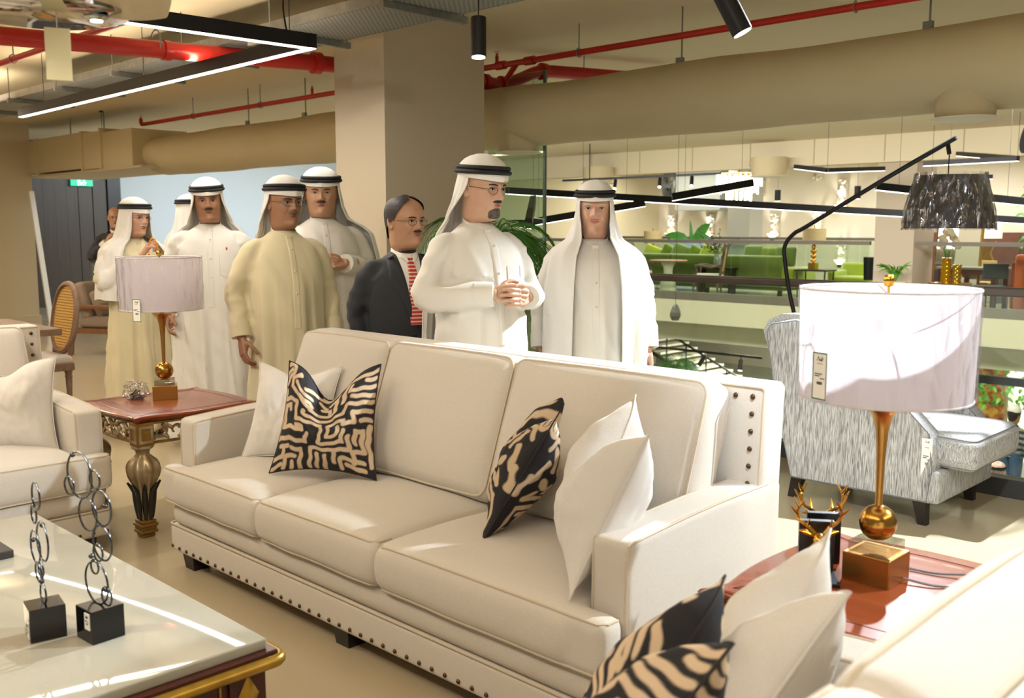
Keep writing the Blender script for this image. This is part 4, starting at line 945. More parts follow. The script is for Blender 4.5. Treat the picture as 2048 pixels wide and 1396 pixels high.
    for i in range(len(V)):
        x, y, z = V[i]; a = math.atan2(y, x); p = Vector(V[i]); d = 0
        ad = 9; al_ = 0
        for S_, e, w in armseg:
            for a0, b0, o0 in ((S_, e, 0), (e, w, 1)):
                q = b0 - a0; t_ = max(0, min(1, (p - a0).dot(q) / q.length_squared)); dd = (p - a0 - q * t_).length
                if dd < ad: ad = dd; al_ = o0 + t_
        if outfit == 'thobe':
            kz = np.clip((1.26 - z) / 1.05, 0, 1) ** .8 * (1.2 if ad > .08 else .3); ph = 1.5 * math.sin(z * 2 + seed)
            d += (.015 * math.sin(6 * a + seed + ph) + .011 * math.sin(11 * a + 2.1 * seed + z * 1.5) + .020 * (1 - abs(math.sin(7.5 * a + seed * 1.3 + .7 * z + .5 * math.sin(3 * z + seed))) ** .5)) * kz
        if ad < .085:
            e_ = math.exp(-((al_ - 1) / .25) ** 2) + .6 * math.exp(-((al_ - .12) / .15) ** 2); rg_ = 1 - abs(noise.noise(Vector((p.x * 7 + seed, p.y * 7, p.z * 13)))) * 2.6
            d += wob((p.x, p.y, p.z * 1.6), 12, .009, seed) + (.004 + .009 * e_) * max(rg_, -.5) - .004
        else:
            rg_ = 1 - abs(noise.noise(Vector((p.x * 3 + seed, p.y * 8 + p.z * 2.2, p.z * 1.8)))) * 3.0
            d += wob((p.x, p.y * 1.6 + p.z * .9, p.z * .8), 8, .007, seed) + (.0055 if outfit == 'thobe' else .003) * max(rg_, -.4)
        V[i] = V[i] + N[i] * d * float(np.clip((1.45 - z) / .09, 0, 1))
    V *= k
    name = {'thobe': 'thobe', 'suit': 'jacket', 'shirt': 'shirt'}[outfit]
    gar = mesh(name, V, F, cloth, body, True, angle=80)
    bv = BVHTree.FromPolygons([tuple(p) for p in V], F)
    def front(y, z, off=.003):
        h = bv.ray_cast(Vector((1, y * k, z * k)), Vector((-1, 0, 0))); return (h[0].x + off if h[0] else .1 * k, y * k, z * k)
    def patch(name, rows_, m, off=.003, parent=gar, n=9, soft=True):
        gg = G(); rr = []
        for z, y0, y1 in rows_:
            ys = np.linspace(y0, y1, n); top = [front(y, z, off if 0 < j < n - 1 or not soft else off * .3) for j, y in enumerate(ys)]; bot = [(p[0] - .006, p[1], p[2]) for p in reversed(top)]; rr.append(top + bot)
        gg.loft(rr); return gg.obj(name, m, parent, True)
    # cuffs
    for s_, sg in (('R', -1), ('L', 1)):
        e, w = Vector(A[s_][0]), Vector(A[s_][1]); d = (w - e).normalized(); wr = .053 if outfit == 'thobe' else .046
        G().tube([tuple((w - d * .075) * k), tuple((w - d * .03) * k), tuple((w + d * .004) * k)], [wr * 1.06 * k, wr * 1.05 * k, wr * 1.0 * k], 20).obj('cuff', cloth_white if outfit == 'suit' else cloth, gar, True)
    # collar
    cm = cloth_white if outfit == 'suit' else cloth; cr = []; sx_ = .012 if outfit == 'suit' else 0
    for z, ro in ((1.416, .006), (1.440, .003), (1.468, -.003), (1.4695, -.007), (1.44, -.008)):
        cr.append([((.010 + (.066 + ro + sx_) * math.cos(q) - (z - 1.43) * .30) * k, (.071 + ro) * math.sin(q) * k, (z - .024 * math.cos(q)) * k) for q in np.linspace(0, 2 * PI, 36, endpoint=False)])
    G().loft(cr, cap0=False, cap1=False).obj('collar', cm, gar, True)
    if outfit == 'thobe' and detail:
        patch('placket', [(z, -.018, .018) for z in np.linspace(1.42, .93, 26)], cloth, .004)
        for z in (1.36, 1.24, 1.12): p = front(0, z, .006); G().ball(p, .0055 * k, 6).obj('button', mat('button_pearl', '#cfc8b8', .3), gar, True)
        G().bevbox(((.076) * k, 0, 1.415 * k), (.012, .034 * k, .032 * k), .004).obj('collar_tab', cloth, gar, True)
        if pocket:
            g2 = G(); pts = [(.055, 1.27), (.055, 1.135), (.10, 1.12), (.14, 1.135), (.14, 1.27)]
            P = []
            for (a0, b0), (a1, b1) in zip(pts, pts[1:]): P += [front(a0 + (a1 - a0) * q, b0 + (b1 - b0) * q, .0015) for q in np.linspace(0, 1, 7)]
            g2.tube(P, .0016, 4); g2.obj('pocket_seam', cloth, gar)
    if outfit == 'suit':
        patch('shirt_front', [(z, -w_, w_) for z, w_ in zip(np.linspace(1.44, 1.09, 20), np.linspace(.062, .012, 20))], cloth_white, .004)
        kn = patch('tie', [(z, -w_, w_) for z, w_ in [(1.442, .022), (1.43, .024), (1.415, .017), (1.40, .020), (1.35, .025), (1.28, .030), (1.2, .034), (1.12, .036), (1.08, .034)]], tie_m, .012)
        for sg in (-1, 1):
            patch('collar_point', [(1.446, sg * .016, sg * .056), (1.432, sg * .010, sg * .056), (1.417, sg * .008, sg * .042), (1.402, sg * .012, sg * .022)], cloth_white, .016, n=5)
            lp = []
            for i, z in enumerate(np.linspace(1.443, 1.06, 16)):
                q = i / 15; inner = .064 * (1 - q) + .004 * q; outer = inner + [.03, .05, .062, .07, .078, .083, .068, .06, .054, .048, .042, .035, .028, .020, .012, .004][i]; lp.append((z, sg * inner, sg * outer))
            patch('lapel', lp, cloth, .008)
            if sg < 0: patch('pocket_flap', [(.93, -.16, -.06), (.90, -.162, -.058)], cloth, .006)
        for z in (1.03, .93): p = front(-.012, z, .004); G().ball(p, (.004, .009 * k, .009 * k), 8).obj('button', black_gloss, gar, True)
        tr_ = G()
        for sg in (-1, 1): tr_.loft([[(cx + rx * math.cos(q), sg * .09 + ry * math.sin(q), z) for q in np.linspace(0, 2 * PI, 16, endpoint=False)] for z, rx, ry, cx in ((.93, .13, .105, 0), (.7, .10, .095, 0), (.45, .075, .075, .005), (.1, .07, .065, 0), (.04, .07, .065, 0))], M=Matrix.Scale(k, 4))
        tr_.obj('trousers', suit_m if outfit == 'suit' else cloth, body, True)
    if outfit == 'shirt':
        tr_ = G()
        for sg in (-1, 1): tr_.loft([[(cx + rx * math.cos(q), sg * .09 + ry * math.sin(q), z) for q in np.linspace(0, 2 * PI, 16, endpoint=False)] for z, rx, ry, cx in ((1.0, .13, .105, 0), (.7, .10, .095, 0), (.45, .075, .075, .005), (.1, .07, .065, 0), (.04, .07, .065, 0))], M=Matrix.Scale(k, 4))
        tr_.obj('jeans', mat('denim', '#3d5878', .85, var=(30, '#33506f')), body, True)
    # ---- face hair
    bm_ = brows or hair_m
    if detail:
        for sg in (-1, 1):
            ys = np.linspace(.0145, .049, 11); pth = [(head_x(sg * y, .1365 + .0045 * math.sin(PI * min(1, .15 + .75 * q / 10)) , f) + .0008, sg * y, .1345 + .0055 * math.sin(PI * min(1, .10 + .72 * q / 10))) for q, y in enumerate(ys)]
            G().tube(pth, [(.0016 + .0019 * math.sin(PI * (q + 1.2) / 12.5)) for q in range(11)], 6, HM).obj('eyebrow', bm_, body, True)
    if moustache: hair_patch([(.0685, -.026, .026), (.071, -.027, .027), (.0745, -.023, .023), (.0775, -.016, .016), (.0795, -.010, .010)], f, HM, .0055, .001).obj('moustache', moustache, body, True)
    if beard:
        hair_patch([(.003, -.026, .026), (.010, -.032, .032), (.02, -.033, .033), (.03, -.032, .032), (.038, -.026, .026), (.045, -.012, .012)], f, HM, .006, .001).obj('beard', beard, body, True)
        for sg in (() if True else (-1, 1)): hair_patch([(z, sg * a_, sg * b_) for z, a_, b_ in ((.032, .027, .034), (.045, .028, .034), (.06, .027, .033), (.070, .022, .030))], f, HM, .004, .001).obj('beard_side', beard, body, True)
    if glasses:
        g2 = G(); lens = []; ex = head_x(.033, .118, f) + .013
        for sg in (-1, 1):
            rim = [(ex - .16 * max(0, abs(.0345 + .0235 * math.cos(q)) - .042), sg * (.0345 + .0235 * math.copysign(abs(math.cos(q)) ** .75, math.cos(q))), .1165 + .0145 * math.copysign(abs(math.sin(q)) ** .75, math.sin(q))) for q in np.linspace(0, 2 * PI, 28, endpoint=False)]
            g2.tube([tuple(HM @ Vector(p)) for p in rim], .0011 * k, 5, closed=True); lens.append(G().add([tuple(HM @ Vector(p)) for p in rim], [tuple(range(28))]))
            g2.tube([tuple(HM @ Vector(p)) for p in ((ex - .003, sg * .0555, .121), (.06, sg * .074, .122), (-.005, sg * .0775, .122))], .0013 * k, 5)
        g2.tube([tuple(HM @ Vector(p)) for p in ((ex, -.0125, .119), (ex + .003, 0, .122), (ex, .0125, .119))], .0014 * k, 5)
        gl = g2.obj('glasses', glasses, body, True); [q.obj('lens', glass('lens_glass', '#fafbfc', .05), gl) for q in lens]
    if hair:
        hm, style = hair; gg = G(); rr = []; zs = np.linspace(.03, .245, 44); n = 72; MSK = []
        for z in zs:
            xf, xb, w = lerp_tab(HEADTAB, min(z - .006, .2349)); w *= f.get('wide', 1); o = .009 if z < .236 else .006; ring = []
            for j in range(n):
                q = 2 * PI * j / n; c, s = math.cos(q), math.sin(q); ring.append(((xf + o if c > 0 else -xb + o) * math.copysign(abs(c) ** (2 / HN), c) - .002, (w + o) * math.copysign(abs(s) ** (2 / HN), s), z + wob((c, s, z), 30, .002)))
            rr.append([tuple(HM @ Vector(p)) for p in ring])
        gg.loft(rr, cap0=False)
        def keep(i, j):
            z = zs[min(i, len(zs) - 1)]; q = abs((2 * PI * j / n + PI) % (2 * PI) - PI) / PI * 180
            if style == 'fringe': return q > 88 and z < .175 and z > .04
            lim = np.interp(z, [.03, .09, .125, .15, .175, .195, .215, .245], [150, 112, 84, 76, 64, 54, 30, 0]) if style == 'receding' else np.interp(z, [.03, .1, .15, .2, .245], [140, 100, 70, 30, 0])
            return q > lim
        gg.f = [q for q in gg.f if len(q) == 4 and keep(q[0] // n, q[0] % n)] + ([q for q in gg.f if len(q) != 4] if style != 'fringe' else []); gg.m = [0] * len(gg.f)
        gg.obj('hair', hm, body, True, angle=0)
    # ---- ghutra and agal
    if ghutra:
        gh = ghutra; mcol = gh.get('mat', ghutra_m); op = R(gh.get('open', 52)); n = 120; BR = .150
        cap = [(.156, .1040, .1135, .0868), (.170, .1045, .1145, .0880), (.190, .1020, .1135, .0870), (.208, .0940, .106, .0815), (.226, .0780, .090, .0690), (.241, .055, .065, .0510), (.251, .029, .035, .028), (.2545, .006, .006, .006)]
        veil = [(0, .156, .1040, .1135, .0868), (.10, .105, .102, .122, .0935), (.22, .04, .106, .128, .104), (.33, -.035, .116, .136, .136), (.43, -.085, .132, .148, .200), (.52, -.14, .154, .162, .246), (.66, -.28, .185, .186, .272), (.83, -.44, .202, .200, .280), (1, -.62, .212, .212, .284), (1.35, -1.0, .222, .225, .29)]
        def ringpt(rxf, rxb, ry, q, o=0):
            c, s = math.cos(q), math.sin(q); return Vector(((rxf + o if c > 0 else rxb + o) * math.copysign(abs(c) ** .9, c), (ry * f.get('wide', 1) + o) * math.copysign(abs(s) ** .9, s), 0))
        gg = G(); rr = []
        for i, (z, a_, b_, c_) in enumerate(cap):
            ring = []
            for j in range(n):
                q = 2 * PI * j / n; p = ringpt(a_, b_, c_, q, .002 * math.sin(q * 5 + seed) * (i > 2)); fr0 = max(0, math.cos(q)) ** 4
                p.z = z + (-.004 * fr0 if i == 0 else 0); p.x += (.006 * fr0 + .006 * gs(math.sin(q), .12) * (math.cos(q) > 0)) if i < 2 else 0
                ring.append(tuple(HM @ p))
            rr.append(ring)
        gg.loft(rr, cap0=False)
        cols = np.concatenate([np.linspace(op, PI, 60), np.linspace(PI, 2 * PI - op, 60)[1:]]); rr = []; rowsn = 46
        lens_ = gh.get('len', (.7, .7, .7)); sw = gh.get('sweep', (0, 0))            # right(-y), left(+y), back lengths; sweeps
        BM = Matrix.Scale(k, 4) @ Matrix.Translation((.0, 0, chin - .01))
        for i in range(rowsn):
            ring = []
            for q in cols:
                left = q < PI; t = abs(q - PI) / (PI - op); side_len = lens_[1] if left else lens_[0]
                ed = gh.get('edge'); ln = lens_[2] + (side_len - lens_[2]) * sstep((t - .2) / .45)
                if ed: ln += ((ed[1] if left else ed[0]) - side_len) * sstep((t - .62) / .3)
                v = i / (rowsn - 1) * ln
                z, a_, b_, c_ = lerp_tab(veil, v); s_ = sw[1] if left else sw[0]
                q2 = q + (PI - q) * s_ * sstep((v - .02) / .45) * t
                fa = gh.get('fold', 1) * .011 * sstep(v / .6); fd = fa * (math.sin(q * 11 + seed * 1.7 + v * 2) + .6 * math.sin(q * 19 + seed - v * 3))
                if s_ > .3: c_ = c_ * (1 - .25 * s_ * sstep((v - .2) / .3))
                p = ringpt(a_ * belly ** .7 if v > .45 else a_, b_, c_ * (1 + (wide - 1) * sstep((v - .3) / .2)), q2, fd); p.z = z + .01 * math.sin(q * 3 + seed) * sstep(v / .8)
                if t > .93: p = p * (1 - .02) + Vector((0, 0, p.z * .02))
                hd = HM @ p; bd_ = BM @ p; w_ = sstep((v - .12) / .4); pt = hd.lerp(bd_, w_)
                if v > .2:
                    lo, nn, ii, di = bv.find_nearest(pt)
                    if lo is not None and (pt - lo).dot(nn) < .012 * k: pt = lo + nn * (.012 + .004 * math.sin(q * 11)) * k
                ring.append(tuple(pt))
            rr.append(ring)
        # front fold: a doubled hem along the face edge
        gg.loft(rr, closed=False)
        for e_ in (0, -1):
            path = [r_[e_] for r_ in rr]; gg.tube(path, [.004 * k] * len(path), 6)
        gg.tube([rr[-1][j] for j in range(0, len(cols), 2)], .0025 * k, 5)
        go = gg.obj('ghutra', mcol, body, True, angle=0)
        bm2 = bmesh.new(); bm2.from_mesh(go.data); bmesh.ops.remove_doubles(bm2, verts=bm2.verts, dist=.0006); bm2.to_mesh(go.data); bm2.free()
        go.data.polygons.foreach_set('use_smooth', [True] * len(go.data.polygons))
        brow = G()
        ti = gh.get('tilt', 0)
        for zz_, o in ((.181, .0085), (.198, .0070)):
            P = []
            for q in np.linspace(0, 2 * PI, 48, endpoint=False):
                a_, b_, c_ = lerp_tab([(z, a, b, c) for z, a, b, c in cap], zz_); p = ringpt(a_, b_, c_, q, o - .003); p.z = zz_ + ti * math.cos(q) * .02 ; P.append(tuple(HM @ p))
            brow.tube(P, .0098 * k, 10, closed=True)
        brow.obj('agal', agal_m, body, True)
    return body
gold_rim = mat('rim_gold', '#5a4a2a', .3, .8)
# 6: foremost man, hands clasped
person('man in white thobe and glasses, hands clasped, foremost behind the middle sofa', (-3.335, 3.165), -8, 1.83, 10, 8, 0, 'fair', {'nose': 1.15, 'gaze': .5, 'wide': 1.02, 'fold': .002}, arms={
    'R': ((.02, -.29, 1.135), (.215, -.075, 1.155), {'dir': (.5, .85, .02), 'palm': (-.6, .35, -.1), 'curls': [(18, 32, 22), (20, 34, 22), (22, 36, 24), (26, 38, 26)], 'thumb': (24, 26)}),
    'L': ((.03, .285, 1.125), (.225, .105, 1.135), {'dir': (.45, -.85, .06), 'palm': (-.8, -.3, -.1), 'curls': [(16, 30, 22), (18, 32, 24), (20, 34, 24), (24, 36, 26)], 'thumb': (26, 26)})},
    ghutra={'open': 90, 'sweep': (.55, .75), 'len': (1.2, .60, 1.05), 'tilt': .35}, belly=1.12, wide=1.08, moustache=hair_m, beard=mat('goatee', '#37302c', .8, var=(120, '#6a635c', .2), bump=(300, .3)), glasses=gold_rim, seed=3)
# 7: smiling elder at the right
person('smiling older man in white thobe and ghutra standing by the railing', (-3.24, 3.90), -46, 1.735, -4, 2, 0, 'old', {'smile': 1, 'teeth': 1, 'cheek': .007, 'fold': .005, 'nose': 1.1, 'nose_w': 1.15, 'eye': .75}, arms={
    'R': ((-.03, -.27, 1.11), (.04, -.275, .90), {'palm': (0, 1, 0)}), 'L': ((-.03, .27, 1.11), (.03, .285, .90), {'palm': (0, -1, 0)})},
    ghutra={'open': 54, 'len': (.62, .80, .72), 'edge': (1.3, 1.22), 'tilt': -.2, 'sweep': (-.24, -.24)}, belly=1.08, wide=1.02, brows=hair_white, seed=5, pocket=False)
# 5: man in dark suit
person('balding man in dark suit with red striped tie between two robed men', (-3.865, 3.155), -18, 1.665, 18, 2, 0, 'mid', {'smile': .5, 'cheek': .006, 'wide': 1.06, 'fold': .004, 'nose': 1.05}, 'suit', suit_m, arms={
    'R': ((-.05, -.255, 1.12), (.02, -.25, .90)), 'L': ((-.05, .255, 1.12), (.02, .25, .90))}, belly=1.08, wide=1.06, moustache=hair_m, glasses=gold_rim, hair=(hair_m, 'receding'), seed=6)
# 3: man in cream thobe
person('man in plain cream thobe with glasses and no folder, walking beside the left end table'.replace(' and no folder', ''), (-4.80, 3.05), -12, 1.785, 8, 4, 0, 'tan', {'wide': 1.02, 'nose': 1.05}, cloth=cloth_cream, arms={
    'R': ((-.05, -.265, 1.12), (.03, -.265, .89)), 'L': ((-.03, .265, 1.12), (.04, .26, .89))}, ghutra={'open': 90, 'sweep': (.6, .8), 'len': (.62, .45, .60), 'tilt': .35}, belly=1.10, wide=1.02, moustache=hair_grey, glasses=mat('rim_steel', '#8f8f92', .25, 1), seed=8, pocket=False)
# 4: man behind, head turned to the camera, hand raised
person('heavy moustached man in white thobe just left of the column, looking down', (-5.27, 3.63), -22, 1.875, -14, 6, 0, 'mid', {'wide': 1.14, 'cheek': .006, 'eye': .7, 'nose_w': 1.1}, arms={
    'R': ((.0, -.29, 1.15), (.22, -.10, 1.22), {'dir': (.45, .85, .05), 'palm': (-.6, .2, -.5), 'curl': (30, 40, 20)}), 'L': ((.0, .28, 1.15), (.24, .08, 1.20), {'dir': (.4, -.8, 0), 'palm': (-.6, -.2, -.5), 'curl': (40, 50, 30)})},
    ghutra={'open': 66, 'sweep': (.25, .15), 'len': (.50, .80, .75)}, belly=1.2, wide=1.12, moustache=hair_m, seed=9, pocket=False)
# 2: man with lapel pin
p2 = person('man in white thobe with tiny red lapel pin, looking at the camera', (-6.20, 3.36), -30, 1.835, 2, 6, 4, 'tan', {'smile': .3, 'cheek': .005, 'wide': 1.04, 'nose_w': 1.15}, arms={
    'R': ((-.05, -.27, 1.12), (.02, -.28, .90)), 'L': ((-.05, .27, 1.12), (.02, .28, .90))}, ghutra={'open': 60, 'sweep': (.45, .45), 'len': (.46, .46, .55)}, belly=1.1, wide=1.1, moustache=hair_m, seed=11)
G().ball((.166, .105, 1.365), (.004, .006, .012), 6).obj('lapel_pin', mat('pin_red', '#a83224', .3), p2, True)
# 1: elder with prayer beads
person('older man in cream robe and glasses raising amber prayer beads', (-6.95, 3.16), 2, 1.715, 12, 6, 0, 'old', {'nose': 1.2, 'fold': .005, 'cheek': .004}, cloth=cloth_cream, arms={
    'R': ((.04, -.27, 1.14), (.22, -.06, 1.325), {'dir': (.45, .35, .75), 'palm': (.3, .8, -.3), 'curls': [(25, 45, 30), (40, 55, 40), (55, 60, 45), (60, 60, 50)], 'thumb': (20, 10)}), 'L': ((-.04, .26, 1.12), (.06, .24, .90))},
    ghutra={'open': 56, 'sweep': (-.15, -.1), 'len': (.88, .62, .90), 'tilt': .5}, belly=1.1, moustache=hair_white, brows=hair_grey, glasses=mat('rim_steel', '#8f8f92'), seed=13, pocket=False)
# further figures
person('man in white ghutra behind the man with the lapel pin, mostly hidden', (-7.75, 4.02), 95, 1.78, 0, 0, 0, 'mid', {}, ghutra={'open': 62, 'sweep': (.2, .2), 'len': (.6, .6, .7)}, seed=15, detail=False)
person('bald man in dark suit in front of the dark door', (-12.6, 5.50), -24, 1.78, 0, 4, 0, 'mid', {}, 'suit', suit_m, arms={'R': ((.05, -.30, 1.12), (.16, -.12, 1.30), {'dir': (.3, .5, .8), 'palm': (0, .8, .3), 'curl': (40, 40, 30)})}, glasses=agal_m, seed=16, detail=False)
person('grey-haired man half hidden beside the bald man at the door', (-13.3, 5.98), 15, 1.76, 10, 0, 0, 'old', {}, 'suit', suit_m, hair=(hair_white, 'full'), seed=17, detail=False)
# amber prayer beads
pb = thing('prayer_beads', 'loop of amber prayer beads hanging from the raised hand', 'prayer beads', (-6.66, 3.165, 1.27))
amber = mat('amber', '#d98a12', .2, coat=.5); src = None
for i in range(30):
    q = 2 * PI * i / 30; p = (.018 * math.sin(q) * .5, .028 * math.sin(q), .075 + .085 * math.cos(q))
    if src is None: src = G().ball((0, 0, 0), .0068, 6).obj('bead', amber, pb, True); src.location = p
    else: place(src, 'bead', pb, p)
# lower storey: man in striped shirt, and a headscarf seen from above
stripe = mat('striped_jersey', '#8f8f86', .85)
def _stripe():
    nt = stripe.node_tree; w = nt.nodes.new('ShaderNodeTexWave'); w.bands_direction = 'Z'; w.inputs['Scale'].default_value = 3.3
    r = nt.nodes.new('ShaderNodeValToRGB'); r.color_ramp.interpolation = 'CONSTANT'; r.color_ramp.elements[0].color = lin('#27364f'); r.color_ramp.elements[1].color = lin('#8a8a7c'); r.color_ramp.elements[1].position = .5
    tc = nt.nodes.new('ShaderNodeTexCoord'); nt.links.new(tc.outputs['Object'], w.inputs['Vector']); nt.links.new(w.outputs['Fac'], r.inputs[0]); nt.links.new(r.outputs[0], nt.nodes['Principled BSDF'].inputs['Base Color'])
_stripe()
low = person('man in blue striped shirt and white cap on the storey below', (-5.15, 16.9), 70, 1.72, 0, 0, 0, 'mid', {}, 'shirt', stripe, seed=18, detail=False, hair=(hair_m, 'full'))
low.location.z = -3.1
G().lathe([(.100, 1.64), (.104, 1.66), (.100, 1.70), (.080, 1.735), (.04, 1.755), (.002, 1.76)], 24).tube([(.07, -.06, 1.655), (.17, 0, 1.645), (.07, .06, 1.655)], .012, 6).obj('cap', white_plain, low, True)
redg = mat('ghutra_red', '#c98a82', .85, var=(60, '#e0cfc8', .06))
low2 = person('man in red and white headscarf just below the balcony edge', (-3.98, 12.55), 100, 1.75, 0, 0, 0, 'mid', {}, ghutra={'open': 62, 'len': (.6, .6, .7), 'mat': redg}, seed=19, detail=False)
low2.location.z = -3.1
# ================================================================== ceiling services and luminaires
duct_m = mat('duct_wrap', '#cfc3a2', .8, var=(1.5, '#c6b892', .4), bump=(300, .06))
dk = thing('air_duct', 'long cream fabric-wrapped oval duct hanging across the right half of the ceiling', 'duct', (0, 6.40, 2.475))
rings = []
for i, x in enumerate(np.linspace(-12.9, 3.5, 66)):
    s = .005 * math.sin(x * 2.6) + .003 * math.sin(x * 6.1 + 1); rings.append([(x, (.36 + .5 * s) * math.cos(q), (.265 + s) * math.copysign(abs(math.sin(q)) ** .85, math.sin(q)) - (.010 * math.sin(x * 1.45) ** 2 if math.sin(q) > 0 else 0) + .012) for q in np.linspace(0, 2 * PI, 40, endpoint=False)])
G().loft(rings).obj('duct_body', duct_m, dk, True)
for x in (-10.6, -9.4, -8.2, -4.4, -2.55, -.6):
    h = G().cyl((x, -.1, .25), (x, -.1, .72), .007, 6).box((x, -.12, .275), (.06, .03, .05)); h.obj('hanger', galv, dk)
for x, dn in ((-2.3, 0), (-6.1, 0)):
    nk = G().lathe([(.17, -.34), (.175, -.30), (.18, -.2), (.19, -.12)], 28, (x, -.12, .03)).obj('diffuser_neck', duct_m, dk, True)
    G().lathe([(.02, -.352), (.17, -.352), (.20, -.345), (.203, -.337), (.17, -.333)], 32, (x, -.12, .03)).obj('diffuser_plate', mat('diffuser_white', '#e3dcc8', .6), nk, True)
bd2 = thing('air_duct', 'rectangular boxed duct ahead of the dark door at the far left', 'duct', (0, 6.3, 2.60))
for x0, x1, dz in ((-17.3, -14.5, .02), (-14.48, -13.85, 0), (-13.83, -12.9, -.03)):
    G().bevbox(((x0 + x1) / 2, 0, dz), (x1 - x0, .8, .52), .01).obj('duct_section', duct_m, bd2)
for x in (-14.49, -13.84, -16.2): G().box((x, 0, 0), (.05, .86, .58)).obj('flange', duct_m, bd2)
for x in (-15.4, -14.2): G().cyl((x, -.2, .25), (x, -.2, .65), .01, 6).obj('hanger', galv, bd2)
G().box2((-16.6, -.42, -.30), (-12.6, .6, -.27)).obj('soffit_panel', wall_beige, bd2)
# cable tray
perf = mat('perforated_steel', '#8d908e', .5, .25)
def _perf():
    nt = perf.node_tree; b = nt.nodes.new('ShaderNodeTexBrick'); b.inputs['Scale'].default_value = 12; b.inputs['Mortar Size'].default_value = .0; b.inputs['Color1'].default_value = lin('#9a9d9b'); b.inputs['Color2'].default_value = lin('#9a9d9b')
    b.inputs['Mortar Size'].default_value = .16; b.inputs['Mortar'].default_value = lin('#9a9d9b'); b.inputs['Color1'].default_value = lin('#3a3a36'); b.inputs['Color2'].default_value = lin('#3a3a36'); b.inputs['Mortar Size'].default_value = .07; b.inputs['Brick Width'].default_value = .5; b.inputs['Row Height'].default_value = .25
    tc = nt.nodes.new('ShaderNodeTexCoord'); nt.links.new(tc.outputs['Object'], b.inputs['Vector']); nt.links.new(b.outputs['Color'], nt.nodes['Principled BSDF'].inputs['Base Color'])
_perf()
ctray = thing('cable_tray', 'galvanised perforated cable tray running under the ceiling at upper left', 'cable tray', (0, 4.07, 2.845))
G().box2((-16.5, -.27, 0), (1, .27, .004)).obj('tray_floor', perf, ctray)
for s in (-1, 1): G().box2((-16.5, s * .27 - .003, 0), (1, s * .27 + .003, .07)).box2((-16.5, s * .27 - (.02 if s > 0 else 0), .066), (1, s * .27 + (.02 if s < 0 else 0), .07)).obj('side_flange', galv, ctray)
x = -16.0
while x < -2:
    st = G().box2((x - .02, -.34, -.045), (x + .02, .34, -.003)).obj('support_channel', galv, ctray)
    for s in (-1, 1): G().cyl((x, s * .32, -.05), (x, s * .32, .303), .005, 6).obj('threaded_rod', galv, st)
    x += 1.25
# red fire pipes
pm = thing('fire_main', 'thick red fire main crossing the ceiling behind the column', 'pipe', (0, 0, 2.83))
G().tube([(-7.75, -.3, -.08), (-6.56, 4.62, -.05), (-6.62, 6.42, 0)], .062, 16).obj('pipe', red_paint, pm, True)
el = smooth_path([(-6.62, 6.40, 0), (-6.62, 6.62, .0), (-6.56, 6.80, .07), (-6.50, 6.96, .14), (-6.42, 7.15, .155), (-6.0, 8.3, .155)], 6)
G().tube(el, .060, 16).obj('swan_neck', red_paint, pm, True)
for (x, y, z), r, d in (((-6.585, 4.52, -.05), .085, .06), ((-6.62, 6.38, 0), .078, .05), ((-6.62, 6.6, 0), .08, .05), ((-6.47, 7.0, .147), .08, .05), ((-6.85, 3.42, -.06), .072, .05), ((-7.5, .7, -.075), .085, .06)):
    G().cyl((x - .02 * d, y - d / 2, z), (x, y + d / 2, z), r, 18).obj('coupling', red_paint, pm, True)
for x, y in ((-6.86, 3.35), (-6.3, 7.4)):
    G().tube([(x, y, .072), (x, y, .32)], .006, 6).tube([(x + .075 * math.cos(q), y, .0 + .075 * math.sin(q)) for q in np.linspace(0, 2 * PI, 20)], .006, 6).obj('pipe_hanger', galv, pm)
sp = thing('sprinkler_pipe', 'thin red sprinkler pipe running along above the oval duct', 'pipe', (0, 6.22, 2.92))
G().tube([(-13.2, 0, 0), (3, 0, 0)], .026, 12).obj('pipe', red_paint, sp, True)
G().tube(smooth_path([(-13.2, 0, 0), (-13.27, 0, .01), (-13.28, 0, .08)], 4), .026, 10).obj('end_elbow', red_paint, sp, True)
for x in (-6.25, -5.9): G().cyl((x - .05, 0, 0), (x + .05, 0, 0), .038, 12).obj('tee', red_paint, sp, True)
G().cyl((-6.05, 0, 0), (-6.3, .12, -.1), .026, 10).obj('branch', red_paint, sp, True)
for x in (-9.15, -6.3, -13.28):
    hd_ = G().cyl((x, 0, .02), (x, 0, .085), .016, 8).obj('sprinkler_riser', red_paint, sp, True); G().cyl((x, 0, .085), (x, 0, .11), .012, 8).cyl((x, 0, .118), (x, 0, .122), .03, 10).obj('sprinkler_head', brass, hd_, True)
for x in (-11.8, -10.2, -5.35, -3.0, -1.6):
    G().tube([(x, 0, .035), (x, 0, .23)], .005, 6).tube([(x, .034 * math.cos(q), .034 * math.sin(q)) for q in np.linspace(0, 2 * PI, 16)], .005, 6).obj('pipe_hanger', galv, sp)
for x in (-2.25,): G().cyl((x - .08, 0, 0), (x + .08, 0, 0), .037, 12).obj('coupling', red_paint, sp, True)
sp2 = thing('sprinkler_pipe', 'thin red sprinkler pipe at the upper left behind the hanging card', 'pipe', (0, 3.19, 2.96))
G().tube([(-16, 0, 0), (-6.9, 0, 0)], .026, 12).obj('pipe', red_paint, sp2, True)
for x in (-9.2, -11.5): G().tube([(x, 0, .03), (x, 0, .19)], .006, 6).tube([(x, .036 * math.cos(q), .036 * math.sin(q)) for q in np.linspace(0, 2 * PI, 16)], .006, 6).obj('pipe_hanger', galv, sp2)
sp3 = thing('sprinkler_pipe', 'red pipe with flanged valve at the top edge above the linear light', 'pipe', (0, 0, 2.95))
G().tube([(-6.62, 2.95, 0), (-6.2, 3.05, .05), (-4.2, 3.2, .05)], .04, 12).obj('pipe', red_paint, sp3, True)
